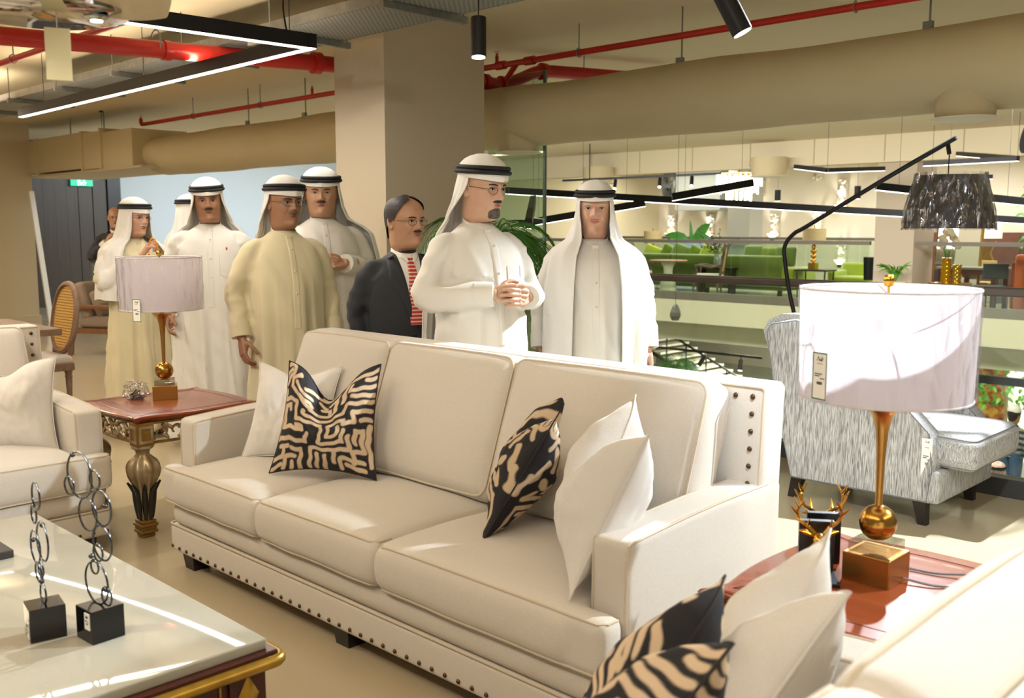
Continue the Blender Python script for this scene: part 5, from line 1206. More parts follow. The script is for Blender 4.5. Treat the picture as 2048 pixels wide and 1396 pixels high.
for x, y in ((-6.55, 2.97), (-6.2, 3.05)): G().cyl((x - .03, y, .02), (x + .03, y, .03), .065, 14).obj('coupling', red_paint, sp3, True)
G().cyl((-6.62, 2.95, .0), (-6.62, 2.95, .12), .022, 10).cyl((-6.62, 2.95, .12), (-6.62, 2.95, .14), .03, 10).obj('valve_stem', red_paint, sp3, True)
# linear luminaires
def led_bar(root, a, b, w=.055, h=.085, name='housing'):
    a, b = Vector(a), Vector(b); d = b - a; L = d.length; q = d.to_track_quat('X', 'Z'); M = Matrix.Translation((a + b) / 2) @ q.to_matrix().to_4x4()
    o = G().box((0, 0, h / 2), (L, w, h), M).obj(name, black_metal, root); G().box((0, 0, -.003), (L - .004, w - .012, .006), M).obj('diffuser', led_m, o); return o
ll = thing('linear_light', 'black L-shaped linear pendant light glowing white at upper left', 'pendant light', (0, 0, 0))
led_bar(ll, (-10.45, 3.66, 2.6), (-5.2, 3.55, 2.6)); led_bar(ll, (-5.23, 3.55, 2.6), (-5.45, -.6, 2.6))
for x, y in ((-5.3, 3.45), (-7.6, 3.6), (-9.8, 3.65), (-5.3, 2.2)): G().cyl((x, y, 2.68), (x, y, 3.149), .003, 5).obj('suspension_wire', black_metal, ll)
G().box((-5.75, 3.55, 2.72), (.3, .07, .05)).obj('driver_box', white_plain, ll)
G().tube(smooth_path([(-5.4, 3.5, 2.69), (-5.38, 3.46, 2.85), (-5.42, 3.5, 3.0), (-5.36, 3.48, 3.15)], 5), .006, 6).obj('feed_cable', black_metal, ll, True)
atr = [('long black linear light slanting across the atrium', (-8.93, 8.96, 1.94), (-4.16, 13.58, 1.56), 0),
       ('shorter black linear light right of the far column', (-4.89, 10.81, 1.93), (-3.63, 12.01, 1.75), 0),
       ('black linear light rising toward the crystal chandelier', (-6.51, 9.2, 1.81), (-5.87, 9.85, 1.97), 0),
       ('lower black linear light behind the smiling man', (-8.41, 8.69, 1.51), (-7.33, 9.79, 1.77), 0),
       ('black linear light pointing at the viewer left of the smiling man', (-6.93, 7.36, 1.75), (-5.75, 6.05, 1.5), 0)]
for lb, a, b, _ in atr:
    t = thing('linear_light', lb, 'pendant light', (0, 0, 0), 0, 'tilted linear lights in the atrium'); led_bar(t, a, b, .06, .085)
    for q in ((.02,) if b[1] < 6.5 else (.15, .85)): p = Vector(a).lerp(Vector(b), q); G().cyl(tuple(p + Vector((0, 0, .08))), (p.x, p.y, 3.149), .002, 4).obj('suspension_wire', black_metal, t)
t = thing('linear_light', 'V-shaped linear light hanging left of the far column top', 'pendant light', (0, 0, 0)); led_bar(t, (-8.33, 15.29, 2.5), (-7.46, 14.72, 2.38), .06, .07); led_bar(t, (-7.46, 14.72, 2.38), (-7.2, 16.2, 2.46), .06, .07); G().cyl((-7.46, 14.72, 2.44), (-7.46, 14.72, 3.149), .003, 5).obj('suspension_wire', black_metal, t)
t = thing('linear_light', 'triangular linear light hanging at the right above the arc lamp shade', 'pendant light', (0, 0, 0)); led_bar(t, (-6.17, 15.29, 2.45), (-4.81, 15.22, 2.46), .06, .07); led_bar(t, (-4.81, 15.22, 2.46), (-6.31, 17.0, 2.7), .06, .07); G().cyl((-4.81, 15.22, 2.52), (-4.81, 15.22, 3.149), .003, 5).obj('suspension_wire', black_metal, t)
t = thing('linear_light', 'short linear light just above the arc lamp shade', 'pendant light', (0, 0, 0)); led_bar(t, (-6.4, 16.2, 2.3), (-5.6, 16.6, 2.28), .06, .07); G().cyl((-6.4, 16.2, 2.36), (-6.4, 16.2, 3.149), .003, 5).obj('suspension_wire', black_metal, t)
# cylinder pendants and spots
lens_on = mat('spot_lens', '#ffffff', .3, emit=('#fff2dc', 12))
def cyl_light(label, top, bot, r, wire=True, name='cylinder_pendant'):
    t = thing(name, label, 'pendant light', (0, 0, 0)); a, b = Vector(top), Vector(bot); d = (b - a).normalized()
    o = G().cyl(tuple(a), tuple(b), r, 24).obj('housing', black_metal, t, True); G().cyl(tuple(b - d * .004), tuple(b + d * .002), r * .88, 20).obj('lens', lens_on, o)
    if wire: G().cyl(tuple(a), (a.x, a.y, 3.15 if a.y < 17 else 3.7), .003, 6).obj('wire', black_metal, t); G().cyl((a.x, a.y, (3.15 if a.y < 17 else 3.7) - .02), (a.x, a.y, 3.15 if a.y < 17 else 3.7), .03, 12).obj('ceiling_rose', black_metal, t, True)
    return t
cyl_light('black cylinder pendant in front of the main column', (-3.75, 3.57, 2.57), (-3.73, 3.55, 2.37), .04)
cyl_light('small black cylinder pendant near the boxed duct at left', (-14.04, 6.0, 2.53), (-14.02, 6.0, 2.35), .04)
t = cyl_light('tilted black cylinder spotlight at the top right of centre', (-2.24, 3.47, 2.44), (-2.165, 3.515, 2.275), .042, False, 'ceiling_spotlight')
G().tube([(-2.22, 3.47, 2.40), (-2.24, 3.46, 2.6), (-2.24, 3.46, 3.15)], .008, 8).obj('bracket', black_metal, t, True)
t = cyl_light('glaring ceiling spotlight at the top right corner', (-2.24, 5.98, 3.12), (-2.16, 5.80, 2.99), .045, False, 'ceiling_spotlight')
G().cyl((-2.24, 5.98, 3.10), (-2.24, 5.98, 3.15), .05, 14).obj('mount', black_metal, t, True)
cyl_light('far black cylinder pendant left of the far column', (-10.17, 18.0, 2.27), (-10.17, 18.0, 2.05), .06); cyl_light('far black cylinder pendant beside the arc lamp arm', (-8.49, 18.0, 2.3), (-8.49, 18.0, 2.06), .06)
tr = thing('track_light', 'black lighting track with small spots over the far balcony', 'track light', (0, 0, 0))
G().box2((-13.3, 14.98, 2.44), (-9.6, 15.02, 2.48)).obj('track', black_metal, tr)
for x in (-11.95, -10.9, -10.2):
    s = G().cyl((x, 15, 2.42), (x + .06, 14.9, 2.26), .035, 12).cyl((x, 15, 2.44), (x, 15, 2.38), .012, 6).obj('spot_head', black_metal, tr, True); G().cyl((x + .06, 14.9, 2.26), (x + .061, 14.898, 2.257), .03, 12).obj('spot_lens', lens_on, s)
G().cyl((-12.6, 15, 2.48), (-12.6, 15, 3.15), .012, 6).obj('drop_rod', black_metal, tr)
# exit sign
ex = thing('exit_sign', 'green lit exit sign above the dark door', 'sign', (-19.40, 7.84, 2.40), 90)
G().box((0, 0, 0), (.42, .03, .17)).obj('sign_panel', mat('sign_green', '#12a07a', .4, emit=('#18c79a', 1.2)), ex)
wt = mat('sign_white', '#ffffff', .4, emit=('#e8fff6', 2))
text('sign_text', 'مخرج', .085, wt, ex, (0, -.018, .04), (R(90), 0, 0)); text('sign_text', 'EXIT', .085, wt, ex, (0, -.018, -.045), (R(90), 0, 0))
# chandelier at the upper left, with hanging card
ch = thing('disc_chandelier', 'chandelier of mirrored plate, gilt tray with lit glass and stone disc at upper left', 'chandelier', (-2.46, .95, 2.012)); ch.scale = (1.25, 1.25, 1.25)
G().lathe([(.002, 0), (.115, -.004), (.148, .006), (.150, .012), (.14, .016), (.002, .016)], 40, (.0, -.03, -.012), sy=1.1).obj('mirror_plate', mat('mirror_chrome', '#b9b4a8', .06, 1), ch, True)
G().lathe([(.002, 0), (.072, -.002), (.088, .010), (.090, .03), (.086, .03), (.07, .008), (.002, .006)], 36, (.10, -.085, .0)).obj('gilt_tray', brass_polish, ch, True)
lit = mat('lit_glass', '#fff6dd', .3, emit=('#ffe9b8', 5))
for i in range(7):
    a = 2 * PI * i / 7; G().bevbox((.10 + .052 * math.cos(a), -.085 + .052 * math.sin(a), .03), (.026, .026, .045), .004).obj('glass_block', lit, ch)
V, F = rbox((.15, .11, .012), .005, 2, 10); V2 = V.copy()
for i in range(len(V2)):
    rr_ = math.hypot(V2[i][0] / .075, V2[i][1] / .055); s_ = 1 / max(rr_, .75) if rr_ > .75 else 1; V2[i][0] *= s_ ** .5; V2[i][1] *= s_ ** .5; V2[i] += np.array((0, 0, wob(V2[i], 14, .008) + .1 * (V2[i][1] ** 2)))
st_ = mesh('stone_disc', V2, F, mat('alabaster', '#cdbd98', .35, var=(14, '#a8987a', .3)), ch, True); st_.location = (.13, .09, .03); st_.rotation_euler = Vector((.72, -.42, -.55)).to_track_quat('Z', 'Y').to_euler()
G().lathe([(.002, -.001), (.017, -.001), (.023, .004), (.022, .008)], 20, (.085, .045, -.022)).obj('downlight_ring', mat('chrome', '#b9b9b6'), ch, True)
G().cyl((.085, .045, -.025), (.085, .045, -.0225), .011, 14).obj('downlight_lens', lens_on, ch)
for a in (.0, .05): G().cyl((.06 + a, -.12, .02), (.03 + a * .6, -.06, .5), .004, 6).obj('suspension_rod', brass_polish, ch)
G().cyl((.0, -.03, .0), (.0, -.03, .9), .006, 8).obj('stem', brass_polish, ch)
cd = thing('hanging_card', 'blank cream card hanging on a string from the chandelier', 'card', (-2.42, .94, 1.968), -22)
V, F = rbox((.002, .056, .120), .0008, 1, 8); V[:, 0] += .006 * (V[:, 2] / .06) ** 2; V[:, 2] -= .062
mesh('card', V, F, mat('card_cream', '#e8dcae', .7), cd); G().cyl((.004, 0, -.006), (0, 0, .05), .0012, 5).obj('string', white_plain, cd)
# photographer's camera poking in at the right edge
pc = thing('photo_camera', 'black camera lens poking in at the right edge of the frame', 'camera', (-.735, 2.41, 1.70))
Mx = Matrix.Rotation(R(38), 4, 'Z') @ Matrix.Rotation(R(8), 4, 'Y') @ Matrix.Rotation(R(90), 4, 'Y')
G().lathe([(.030, -.012), (.034, -.012), (.035, .0), (.033, .012), (.030, .014), (.031, .03), (.031, .10), (.02, .105)], 32, M=Mx).obj('lens_barrel', mat('lens_rubber', '#191a20', .4), pc, True)
G().lathe([(.001, -.004), (.028, -.006), (.0295, -.008)], 28, M=Mx).obj('front_element', mat('coated_glass', '#141a2c', .05, coat=1), pc, True)
G().bevbox((.0, 0, .15), (.09, .13, .07), .01, Mx).obj('camera_body', mat('lens_rubber', '#191a20'), pc)
# palm beside the column
def palm(label, loc, h, n, L, seed, pot=True, group=None):
    t = thing('potted_palm', label, 'palm', loc, 0, group); r_ = random.Random(seed); leaf = mat('palm_leaf', '#3f7a2a', .5, var=(8, '#2c5a1e', .35))
    G().tube(smooth_path([(0, 0, .25), (.02, .01, h * .5), (0, -.01, h)], 5), .028, 8).obj('trunk', mat('palm_trunk', '#6b5a3c', .8), t, True)
    if pot: G().lathe([(.13, 0), (.17, .02), (.19, .3), (.17, .31), (.15, .27), (.002, .27)], 24).obj('pot', mat('pot_white', '#d8d4c8', .4), t, True)
    for k in range(n):
        a = 2 * PI * k / n * 1.0 + r_.uniform(-.3, .3); up = r_.uniform(.25, 1.0); ll_ = L * r_.uniform(.8, 1.1); d = Vector((math.cos(a), math.sin(a), 0)); w = Vector((-d.y, d.x, 0)); P = []
        for i in range(16):
            q = i / 15; P.append(Vector((0, 0, h)) + d * ll_ * (q * (1 - .25 * q)) + Vector((0, 0, ll_ * (up * q - (up * .75 + .75) * q * q))))
        g = G(); g.tube([tuple(p) for p in P], list(np.linspace(.007, .0015, 16)), 5)
        for i in range(2, 16):
            for j in range(2):
                q = (i + j / 2) / 15
                if q > 1: continue
                i0 = min(int(q * 15), 14); p = P[i0].lerp(P[i0 + 1], q * 15 - i0); tg = (P[i0 + 1] - P[i0]).normalized(); le = .42 * ll_ * math.sin(PI * min(.98, .18 + .8 * q)) * r_.uniform(.85, 1.1)
                for s in (-1, 1):
                    dr = (w * s * .8 + tg * .75 + Vector((0, 0, -.28))).normalized(); nrm = dr.cross(tg).normalized(); sd = dr.cross(nrm).normalized(); m_ = p + dr * le * .5 + Vector((0, 0, .01)); e_ = p + dr * le + Vector((0, 0, -.10 * le))
                    g.add([p, m_ + sd * .0085, e_, m_ - sd * .0085], [(0, 1, 2, 3)])
        g.obj('frond', leaf, t)
    return t
palm('feathery palm in front of the glass between the column and the railing', (-4.70, 4.62, 0), 1.45, 15, .78, 4)
# ================================================================== across the atrium
velvet = mat('green_velvet', '#5f7a0c', .7, var=(3, '#46600a', .35), sheen=.5); lime = mat('lime_velvet', '#9aae10', .7, var=(3, '#879a0c'), sheen=.5)
dgreen = mat('pillow_green', '#6f8a1c', .7, var=(8, '#4c6412'))
def soft(root, name, c, d, m, r=.06, M=None): return G().bevbox(c, d, r, M, 3).obj(name, m, root, True)
gsf = thing('green_sofa', 'long moss-green velvet sofa seen from behind across the atrium', 'sofa', (-12.9, 19.6, 0))
soft(gsf, 'back', (0, 0, .55), (4.1, .25, .70), velvet); soft(gsf, 'seat_base', (0, .5, .28), (4.1, .95, .32), velvet); soft(gsf, 'arm', (-2.05, .45, .45), (.25, 1.1, .5), velvet); soft(gsf, 'arm', (2.15, .45, .42), (.3, 1.1, .45), lime)
for x in (-.9, .5): G().box((x, -.13, .55), (.012, .012, .66)).obj('seam', mat('seam_green', '#37490a', .8), gsf)
for i in range(3): soft(gsf, 'seat_cushion', (-1.35 + i * 1.35, .5, .48), (1.3, .85, .16), velvet)
for x in (-1.9, 0, 1.9): G().box((x, .1, .06), (.08, .08, .12)).obj('foot', darkwood, gsf)
for i, (x, m, rz) in enumerate(((-1.7, lime, 10), (-1.2, dgreen, -12), (-.85, velvet, 14), (-.4, dgreen, -8), (-.05, lime, 8), (1.15, velvet, 12), (1.55, dgreen, -6), (1.95, velvet, 10))):
    V, F = rbox((.46, .14, .44), .06, 3, 4); o = mesh('velvet_pillow', V, F, m, None, True); o.location = (-12.9 + x, 19.82, .86 + .02 * (i % 3)); o.rotation_euler = (R(-12), R(20 if i < 5 else 0), R(rz))
    tag(o, ['lime', 'olive', 'moss', 'second olive', 'second lime', 'large moss', 'dark olive', 'end moss'][i] + ' green pillow over the green sofa back, number %s from left' % ['one', 'two', 'three', 'four', 'five', 'six', 'seven', 'eight'][i], 'pillow', 'pillows on the green sofa')
ch2 = thing('green_armchair', 'bright lime green velvet armchair at the right end of the green sofa', 'armchair', (-9.55, 20.45, 0))
soft(ch2, 'seat', (0, 0, .3), (1.0, .8, .35), lime); soft(ch2, 'backrest', (0, .35, .5), (1.0, .2, .5), lime); soft(ch2, 'arm', (-.45, 0, .42), (.16, .8, .35), lime)
grey_wood = mat('grey_wood', '#6e5544', .6, var=(10, '#5a4436', .3)); cane2 = mat('cane_far', '#c8ab6c', .6, var=(40, '#b3955a'))
def cane_chair(label, loc, rz):
    t = thing('cane_armchair', label, 'chair', loc, rz, 'cane-back armchairs across the atrium')
    G().bevbox((0, 0, .46), (.60, .56, .10), .04, None, 3).obj('seat', linen, t, True); G().box((0, 0, .38), (.60, .56, .07)).obj('seat_rail', grey_wood, t)
    M = T((-.28, 0, .48), ry=-8)
    for s in (-1, 1): G().box((0, s * .25, .32), (.05, .06, .68), M).obj('back_post', grey_wood, t)
    G().box((0, 0, .66), (.05, .5, .06), M).box((0, 0, .06), (.05, .5, .05), M).obj('back_rail', grey_wood, t)
    G().prism([(-.22, .06), (.22, .06), (.22, .56), (.1, .64), (-.1, .64), (-.22, .56)], -.006, .006, M @ Matrix.Rotation(R(90), 4, 'Z') @ Matrix.Rotation(R(90), 4, 'X')).obj('cane_panel', cane2, t)
    for s in (-1, 1):
        G().tube(smooth_path([(-.30, s * .28, .72), (-.1, s * .31, .66), (.12, s * .32, .70), (.26, s * .31, .69)], 5), .024, 8).tube(smooth_path([(.26, s * .31, .69), (.22, s * .3, .58), (.28, s * .28, .42)], 5), .022, 8).obj('arm', grey_wood, t, True)
        for x in (-.26, .26): G().tube(smooth_path([(x, s * .26, .38), (x + .03, s * .28, .2), (x - .01, s * .26, 0)], 4), [.035] * 4 + [.022] * 4 + [.026], 8).obj('leg', grey_wood, t, True)
    return t
cane_chair('cane-backed armchair right of the white pedestal table', (-12.05, 18.45, 0), 205); cane_chair('cane-backed armchair half hidden by the smiling man', (-14.3, 18.75, 0), -10)
pt_ = thing('pedestal_table', 'round table on a carved white pedestal in front of the green sofa', 'table', (-13.35, 18.75, 0))
G().lathe([(.002, .74), (.42, .74), (.44, .755), (.43, .775), (.002, .778)], 32).obj('table_top', mat('table_terracotta', '#a2785c', .6), pt_, True)
G().lathe([(.20, 0), (.21, .08), (.16, .14), (.19, .22), (.13, .34), (.09, .38), (.12, .42), (.10, .48), (.11, .60), (.16, .70), (.18, .74)], 20).obj('pedestal', mat('pedestal_white', '#d8d4bc', .7, bump=(20, .4)), pt_, True)
cream_shade = mat('shade_cream', '#b5a67a', .8, var=(30, '#a3946a'))
def far_lamp(label, loc):
    t = thing('gold_lamp', label, 'table lamp', loc, 0, 'gold ball lamps across the atrium'); G().box((0, 0, .07), (.16, .16, .14)).obj('base', brass_polish, t)
    g = G()
    for z, r in ((.19, .055), (.29, .06), (.40, .065), (.49, .05)): G().ball((0, 0, z), r, 8).obj('ball', brass_polish, t, True)
    G().lathe([(.24, .55), (.245, .88)], 28).obj('shade', cream_shade, t, True); G().cyl((0, 0, .5), (0, 0, .95), .012, 6).obj('stem', brass_polish, t)
    return t
far_lamp('gold ball lamp with cream shade on the side table right of the green sofa', (-10.25, 19.75, .62)); far_lamp('gold ball lamp with cream shade left of the green sofa', (-15.9, 21.6, .55))
for lb, x, y, z in (('dark side table under the right gold lamp', -10.2, 19.75, .62), ('low table under the left gold lamp', -15.9, 21.6, .55)):
    t = thing('side_table', lb, 'table', (x, y, 0)); G().box((0, 0, z - .02), (.75, .5, .03)).obj('table_top', darkwood, t)
    for sx in (-1, 1):
        for sy in (-1, 1): G().tube([(sx * .33, sy * .2, z - .03), (sx * .3, sy * .18, 0)], .018, 6).obj('leg', darkwood, t)
tag(G().bevbox((-15.3, 22.4, .59), (1.3, .2, 1.18), .06, None, 3).obj('blue_headrest', mat('blue_weave', '#7d9cc4', .8, var=(60, '#a9bcd6')), None, True), 'pale blue woven sofa back behind the green sofa', 'sofa')
def leafy(label, loc, spec, m, name='potted_plant', pot=None):
    t = thing(name, label, 'plant', loc)
    for i, (P, w) in enumerate(spec):
        P = [Vector(p) for p in smooth_path(P, 4)]; n = len(P); V = []; F = []
        for j, p in enumerate(P):
            q = j / (n - 1); tg = (P[min(j + 1, n - 1)] - P[max(j - 1, 0)]).normalized(); sd = tg.cross(Vector((.3, -.8, .4))).normalized(); ww = w * math.sin(PI * min(.999, .06 + .94 * q)); V += [p - sd * ww, p + Vector((0, 0, -ww * .25)), p + sd * ww]
        for j in range(n - 1): F += [(j * 3, j * 3 + 1, j * 3 + 4, j * 3 + 3), (j * 3 + 1, j * 3 + 2, j * 3 + 5, j * 3 + 4)]
        mesh('leaf', V, F, m, t, True)
    if pot: G().lathe(pot[0], 20).obj('pot', pot[1], t, True)
    return t
gl_ = mat('leaf_green', '#2f6a22', .4, var=(6, '#3f8a2e')); gl2 = mat('leaf_bright', '#5c9a2a', .5, var=(6, '#47821f'))
leafy('broad-leaved dark plant behind the left gold lamp', (-15.6, 22.9, 0), [([(0, 0, .8), (.25, 0, 1.2), (.75, -.1, 1.25)], .17), ([(0, 0, .8), (-.3, 0, 1.25), (-.8, -.1, 1.32)], .15), ([(0, 0, .8), (.05, 0, 1.2), (.0, 0, 1.75)], .06), ([(0, 0, .8), (.3, .1, 1.4), (.6, .1, 1.62)], .16)], gl_, pot=([(.1, 0), (.14, .02), (.17, .8), (.15, .8)], white_plain))
r_ = random.Random(3); spec = []
for i in range(26): a = r_.uniform(PI + .1, 2 * PI - .1); l = r_.uniform(.22, .42); spec.append(([(0, 0, .12), (math.cos(a) * l * .35, math.sin(a) * l * .35, .12 + l * .7), (math.cos(a) * l * .9, math.sin(a) * l * .9, .12 + l * .85 * r_.uniform(.6, 1.2))], .017))
leafy('small spiky bright green plant in a wall planter on the far column', (-7.32, 17.14, .42), spec, gl2, pot=([(.08, -.12), (.12, -.10), (.175, .14), (.14, .14)], white_plain))
spec = []
for i in range(60): x, y, z = r_.uniform(-.5, .5), r_.uniform(-.3, .3), r_.uniform(.5, 2.35); a = r_.uniform(0, 2 * PI); spec.append(([(x, y, z), (x + .14 * math.cos(a), y + .14 * math.sin(a), z + .04), (x + .3 * math.cos(a), y + .3 * math.sin(a), z - .08)], .035))
bp_ = leafy('tall bamboo-like plant at the far right behind the orange sofa', (-6.2, 21.5, 0), spec, gl_, pot=([(.2, 0), (.24, .02), (.28, .45), (.24, .45)], white_plain))
for x in (-.15, .02, .18): G().cyl((x, 0, .3), (x * 1.6, 0, 2.4), .02, 6).obj('cane_stem', mat('bamboo', '#6c9a2c', .5), bp_, True)
# vase with berry branches
vb = thing('branch_vase', 'glass vase of dark berry branches on the far console behind the green sofa', 'vase', (-12.35, 19.25, .62))
G().lathe([(.07, 0), (.09, .05), (.085, .25), (.06, .3), (.075, .33)], 20).obj('vase', mat('vase_glass', '#b9c9b4', .1, trans=.5), vb, True)
for k in range(13):
    a = r_.uniform(0, 2 * PI); l = r_.uniform(.3, .62); dx = math.cos(a) * l; e = (dx, .3 * math.sin(a) * l, .3 + r_.uniform(.2, .62)); br = G().tube(smooth_path([(0, 0, .25), (dx * .4, 0, .42), e], 4), .006, 5).obj('branch', mat('twig', '#3c3a34', .8), vb, True)
    g = G()
    for j in range(7): q = .35 + .65 * j / 6; g.ball((e[0] * q + r_.uniform(-.04, .04), e[1] * q, .25 + (e[2] - .25) * q + r_.uniform(-.02, .05)), (.022, .022, .016), 5)
    stuff(g.obj('berries', mat('berry_dark', '#2c3136', .5), br, True))
ct2 = thing('console_table', 'narrow dark console holding the branch vase', 'table', (-12.35, 19.25, 0)); G().box((0, 0, .6), (.9, .3, .04)).obj('table_top', darkwood, ct2)
for x in (-.4, .4): G().box((x, 0, .29), (.05, .25, .58)).obj('leg', darkwood, ct2)
# plaster reliefs and uplights on the rear wall
plaster = mat('plaster_relief', '#d8d2c2', .85); sconce_m = mat('sconce_glow', '#fff7e6', .4, emit=('#fff0d0', 7))
for i, (x, z0, z1, lb) in enumerate(((-19.2, 1.25, 1.95, 'leftmost plaster relief beside the side wall'), (-17.72, 1.25, 1.95, 'plaster relief left of the rear column'), (-15.4, 1.25, 1.95, 'plaster relief above the berry branches'), (-15.95, 2.5, 3.1, 'plaster relief right of the crystal chandelier'), (-13.25, 2.08, 2.9, 'brightly lit plaster relief left of the arc lamp arm'), (-13.2, .5, 1.1, 'low plaster relief behind the glass railing'), (-14.0, 1.35, 2.0, 'plaster relief crossed by the long linear light'), (-14.05, 2.9, 3.5, 'high plaster relief under the bulkhead'))):
    t = thing('wall_relief', lb, 'relief', (x, 27.2, 0), 0, 'plaster reliefs on the rear wall'); V, F = rbox((.27, .10, z1 - z0), .03, 2, 14); V = V + np.array((0, -.05, (z0 + z1) / 2))
    for k in range(len(V)): V[k][1] += wob(V[k], 15, .11, i); V[k][0] += wob(V[k], 9, .05, i + 3)
    mesh('relief', V, F, plaster, t, True)
    if i not in (7,):
        b = G().lathe([(.05, -.14), (.12, -.05), (.16, 0), (.001, -.02)], 16, (0, -.2, z0 + .09)).obj('uplight_bowl', sconce_m, t, True); G().cyl((0, -.2, z0 - .13), (0, -.2, z0 - .04), .06, 10).obj('uplight_mount', black_metal, t, True)
        lamp('wall_uplight', 'SPOT', (x, 26.9, z0 + .12), (x, 27.12, z1 + .5), 40, NEUT, .05, angle=85, blend=.8)
# crystal chandelier
cc = thing('crystal_chandelier', 'glowing gold and crystal chandelier across the atrium', 'chandelier', (-12.3, 20.0, 2.1))
crystal = mat('crystal_glow', '#fff4d8', .2, emit=('#ffeec4', 9))
for z, r, n in ((.52, .50, 26), (.34, .42, 22), (.16, .28, 16)):
    rg = G().tube([(r * math.cos(q), r * math.sin(q), z + .12) for q in np.linspace(0, 2 * PI, 28, endpoint=False)], .015, 6, closed=True).obj('gold_ring', brass_polish, cc, True)
    for k in range(n): a = 2 * PI * k / n; G().box((r * math.cos(a), r * math.sin(a), z + .12 * math.sin(k * 2.3) * .3), (.03, .03, .24)).obj('crystal', crystal, rg)
G().cyl((0, 0, .6), (0, 0, 1.6), .03, 8).obj('chain', brass_polish, cc, True)
# exhaust fan and its box duct in the corner
fan = thing('exhaust_fan', 'grey axial exhaust fan with drum housing in the far corner', 'fan', (-18.2, 25.6, 2.85), 0)
Mf = T(rz=-35) @ Matrix.Rotation(R(90), 4, 'X')
G().lathe([(.50, -.7), (.50, .05), (.54, .06), (.54, .1), (.47, .1), (.46, -.68)], 32, M=Mf).obj('drum', galv, fan, True)
G().lathe([(.001, .06), (.12, .05), (.14, -.1)], 18, M=Mf).obj('hub', galv, fan, True)
for k in range(6):
    a = 2 * PI * k / 6; G().box((.29, 0, -.02), (.36, .16, .015), Mf @ Matrix.Rotation(a, 4, 'Z') @ Matrix.Rotation(R(28), 4, 'X')).obj('blade', galv, fan)
G().box((1.2, .5, .05), (1.6, 1.6, 1.7), None).obj('box_plenum', mat('plenum', '#8f938a', .5, .4), fan)
# ---- right of the far column: mirror, gold vases, dining set, orange sofa
mi = thing('floor_mirror', 'tall arched floor mirror leaning behind the gold vases', 'mirror', (-7.2, 19.6, 0), 0)
P = [(-.42, .0), (.42, 0), (.42, 1.6)] + [(.42 * math.cos(q), 1.6 + .35 * math.sin(q)) for q in np.linspace(.2, PI - .2, 9)] + [(-.42, 1.6)]
Mm = Matrix.Rotation(R(-6), 4, 'X') @ Matrix.Rotation(R(90), 4, 'X')
G().prism(P, -.02, .01, Mm).obj('mirror_glass', mat('mirror_glass', '#dfe6e2', .03, 1), mi); G().tube([tuple(Mm @ Vector((x, y, .0))) for x, y in P], .03, 8, closed=True).obj('frame', gold_leaf, mi, True)
vt = thing('side_table', 'pointed brass-edged table holding the gold vases', 'table', (-6.78, 18.25, 0)); G().prism([(-.35, -.2), (.4, -.25), (.3, .25), (-.3, .2)], .48, .52).obj('table_top', brass, vt); G().cyl((0, 0, 0), (0, 0, .48), .05, 10).obj('leg', brass, vt)
gglass = mat('gold_glass', '#c79a1e', .12, .7)
for lb, x, y, h, r in (('taller dimpled gold vase with white flowers', -6.86, 18.25, .45, .085), ('shorter dimpled gold vase', -6.68, 18.27, .33, .075)):
    t = thing('gold_vase', lb, 'vase', (x, y, .52), 0, 'gold vases'); rr = []
    for i in range(25): z = h * i / 24; rr.append([((r + .008 * math.sin(a * 7) * math.sin(z * 85)) * math.cos(a), (r + .008 * math.sin(a * 7) * math.sin(z * 85)) * math.sin(a), z) for a in np.linspace(0, 2 * PI, 28, endpoint=False)])
    G().loft(rr).obj('vase', gglass, t, True)
    if h > .4:
        for k in range(6): a = k * 1.05; e = (.13 * math.cos(a), .1 * math.sin(a), h + .25 + .11 * (k % 3)); s = G().tube([(0, 0, h * .6), (e[0] * .4, e[1] * .4, h + .12), e], .006, 5).obj('stem', gl_, t, True); G().ball(e, (.08, .06, .07), 7).ball((e[0] + .05, e[1], e[2] - .05), (.06, .05, .05), 6).obj('flower', mat('dry_flower', '#b9ae8e', .9, bump=(40, .5)), s, True)
rd = thing('dining_table', 'red-legged dining table behind the gold vases', 'table', (-6.75, 19.3, 0)); G().box((0, 0, .76), (1.1, .8, .04)).obj('table_top', mat('top_grey', '#8d8a80', .5), rd)
for sx in (-1, 1):
    for sy in (-1, 1): G().box((sx * .48, sy * .33, .37), (.08, .08, .74)).obj('leg', mat('maroon', '#5a2622', .5), rd)
G().box((0, 0, .69), (1.0, .7, .09)).obj('apron', mat('maroon', '#5a2622'), rd)
def dchair(label, loc, rz, m):
    t = thing('dining_chair', label, 'chair', loc, rz, 'dining chairs at the far table'); G().bevbox((0, 0, .45), (.44, .44, .05), .015).obj('seat', m, t); G().bevbox((0, 0, 0), (.03, .44, .28), .012, T((-.22, 0, .74), ry=-8)).obj('backrest', m, t)
    for sx in (-1, 1):
        for sy in (-1, 1): G().tube([(sx * .19, sy * .19, .44), (sx * .22, sy * .2, 0)], .016, 6).obj('leg', black_metal, t)
    return t
dchair('blue-grey upholstered dining chair at the right of the far table', (-6.25, 18.7, 0), 130, mat('slate_fabric', '#3f464c', .7)); dchair('cane-backed black dining chair behind the far table', (-6.85, 19.95, 0), -90, cane2)
bs_ = thing('bar_chair', 'black dining chair silhouetted left of the far column', 'chair', (-8.15, 18.3, 0), 100, 'dining chairs at the far table'); G().bevbox((0, 0, .45), (.44, .44, .05), .015).obj('seat', black_metal, bs_); G().bevbox((0, 0, 0), (.03, .44, .45), .012, T((-.22, 0, .74), ry=-10)).obj('backrest', black_metal, bs_)
for sx in (-1, 1):
    for sy in (-1, 1): G().tube([(sx * .19, sy * .19, .44), (sx * .24, sy * .22, 0)], .018, 6).obj('leg', black_metal, bs_)
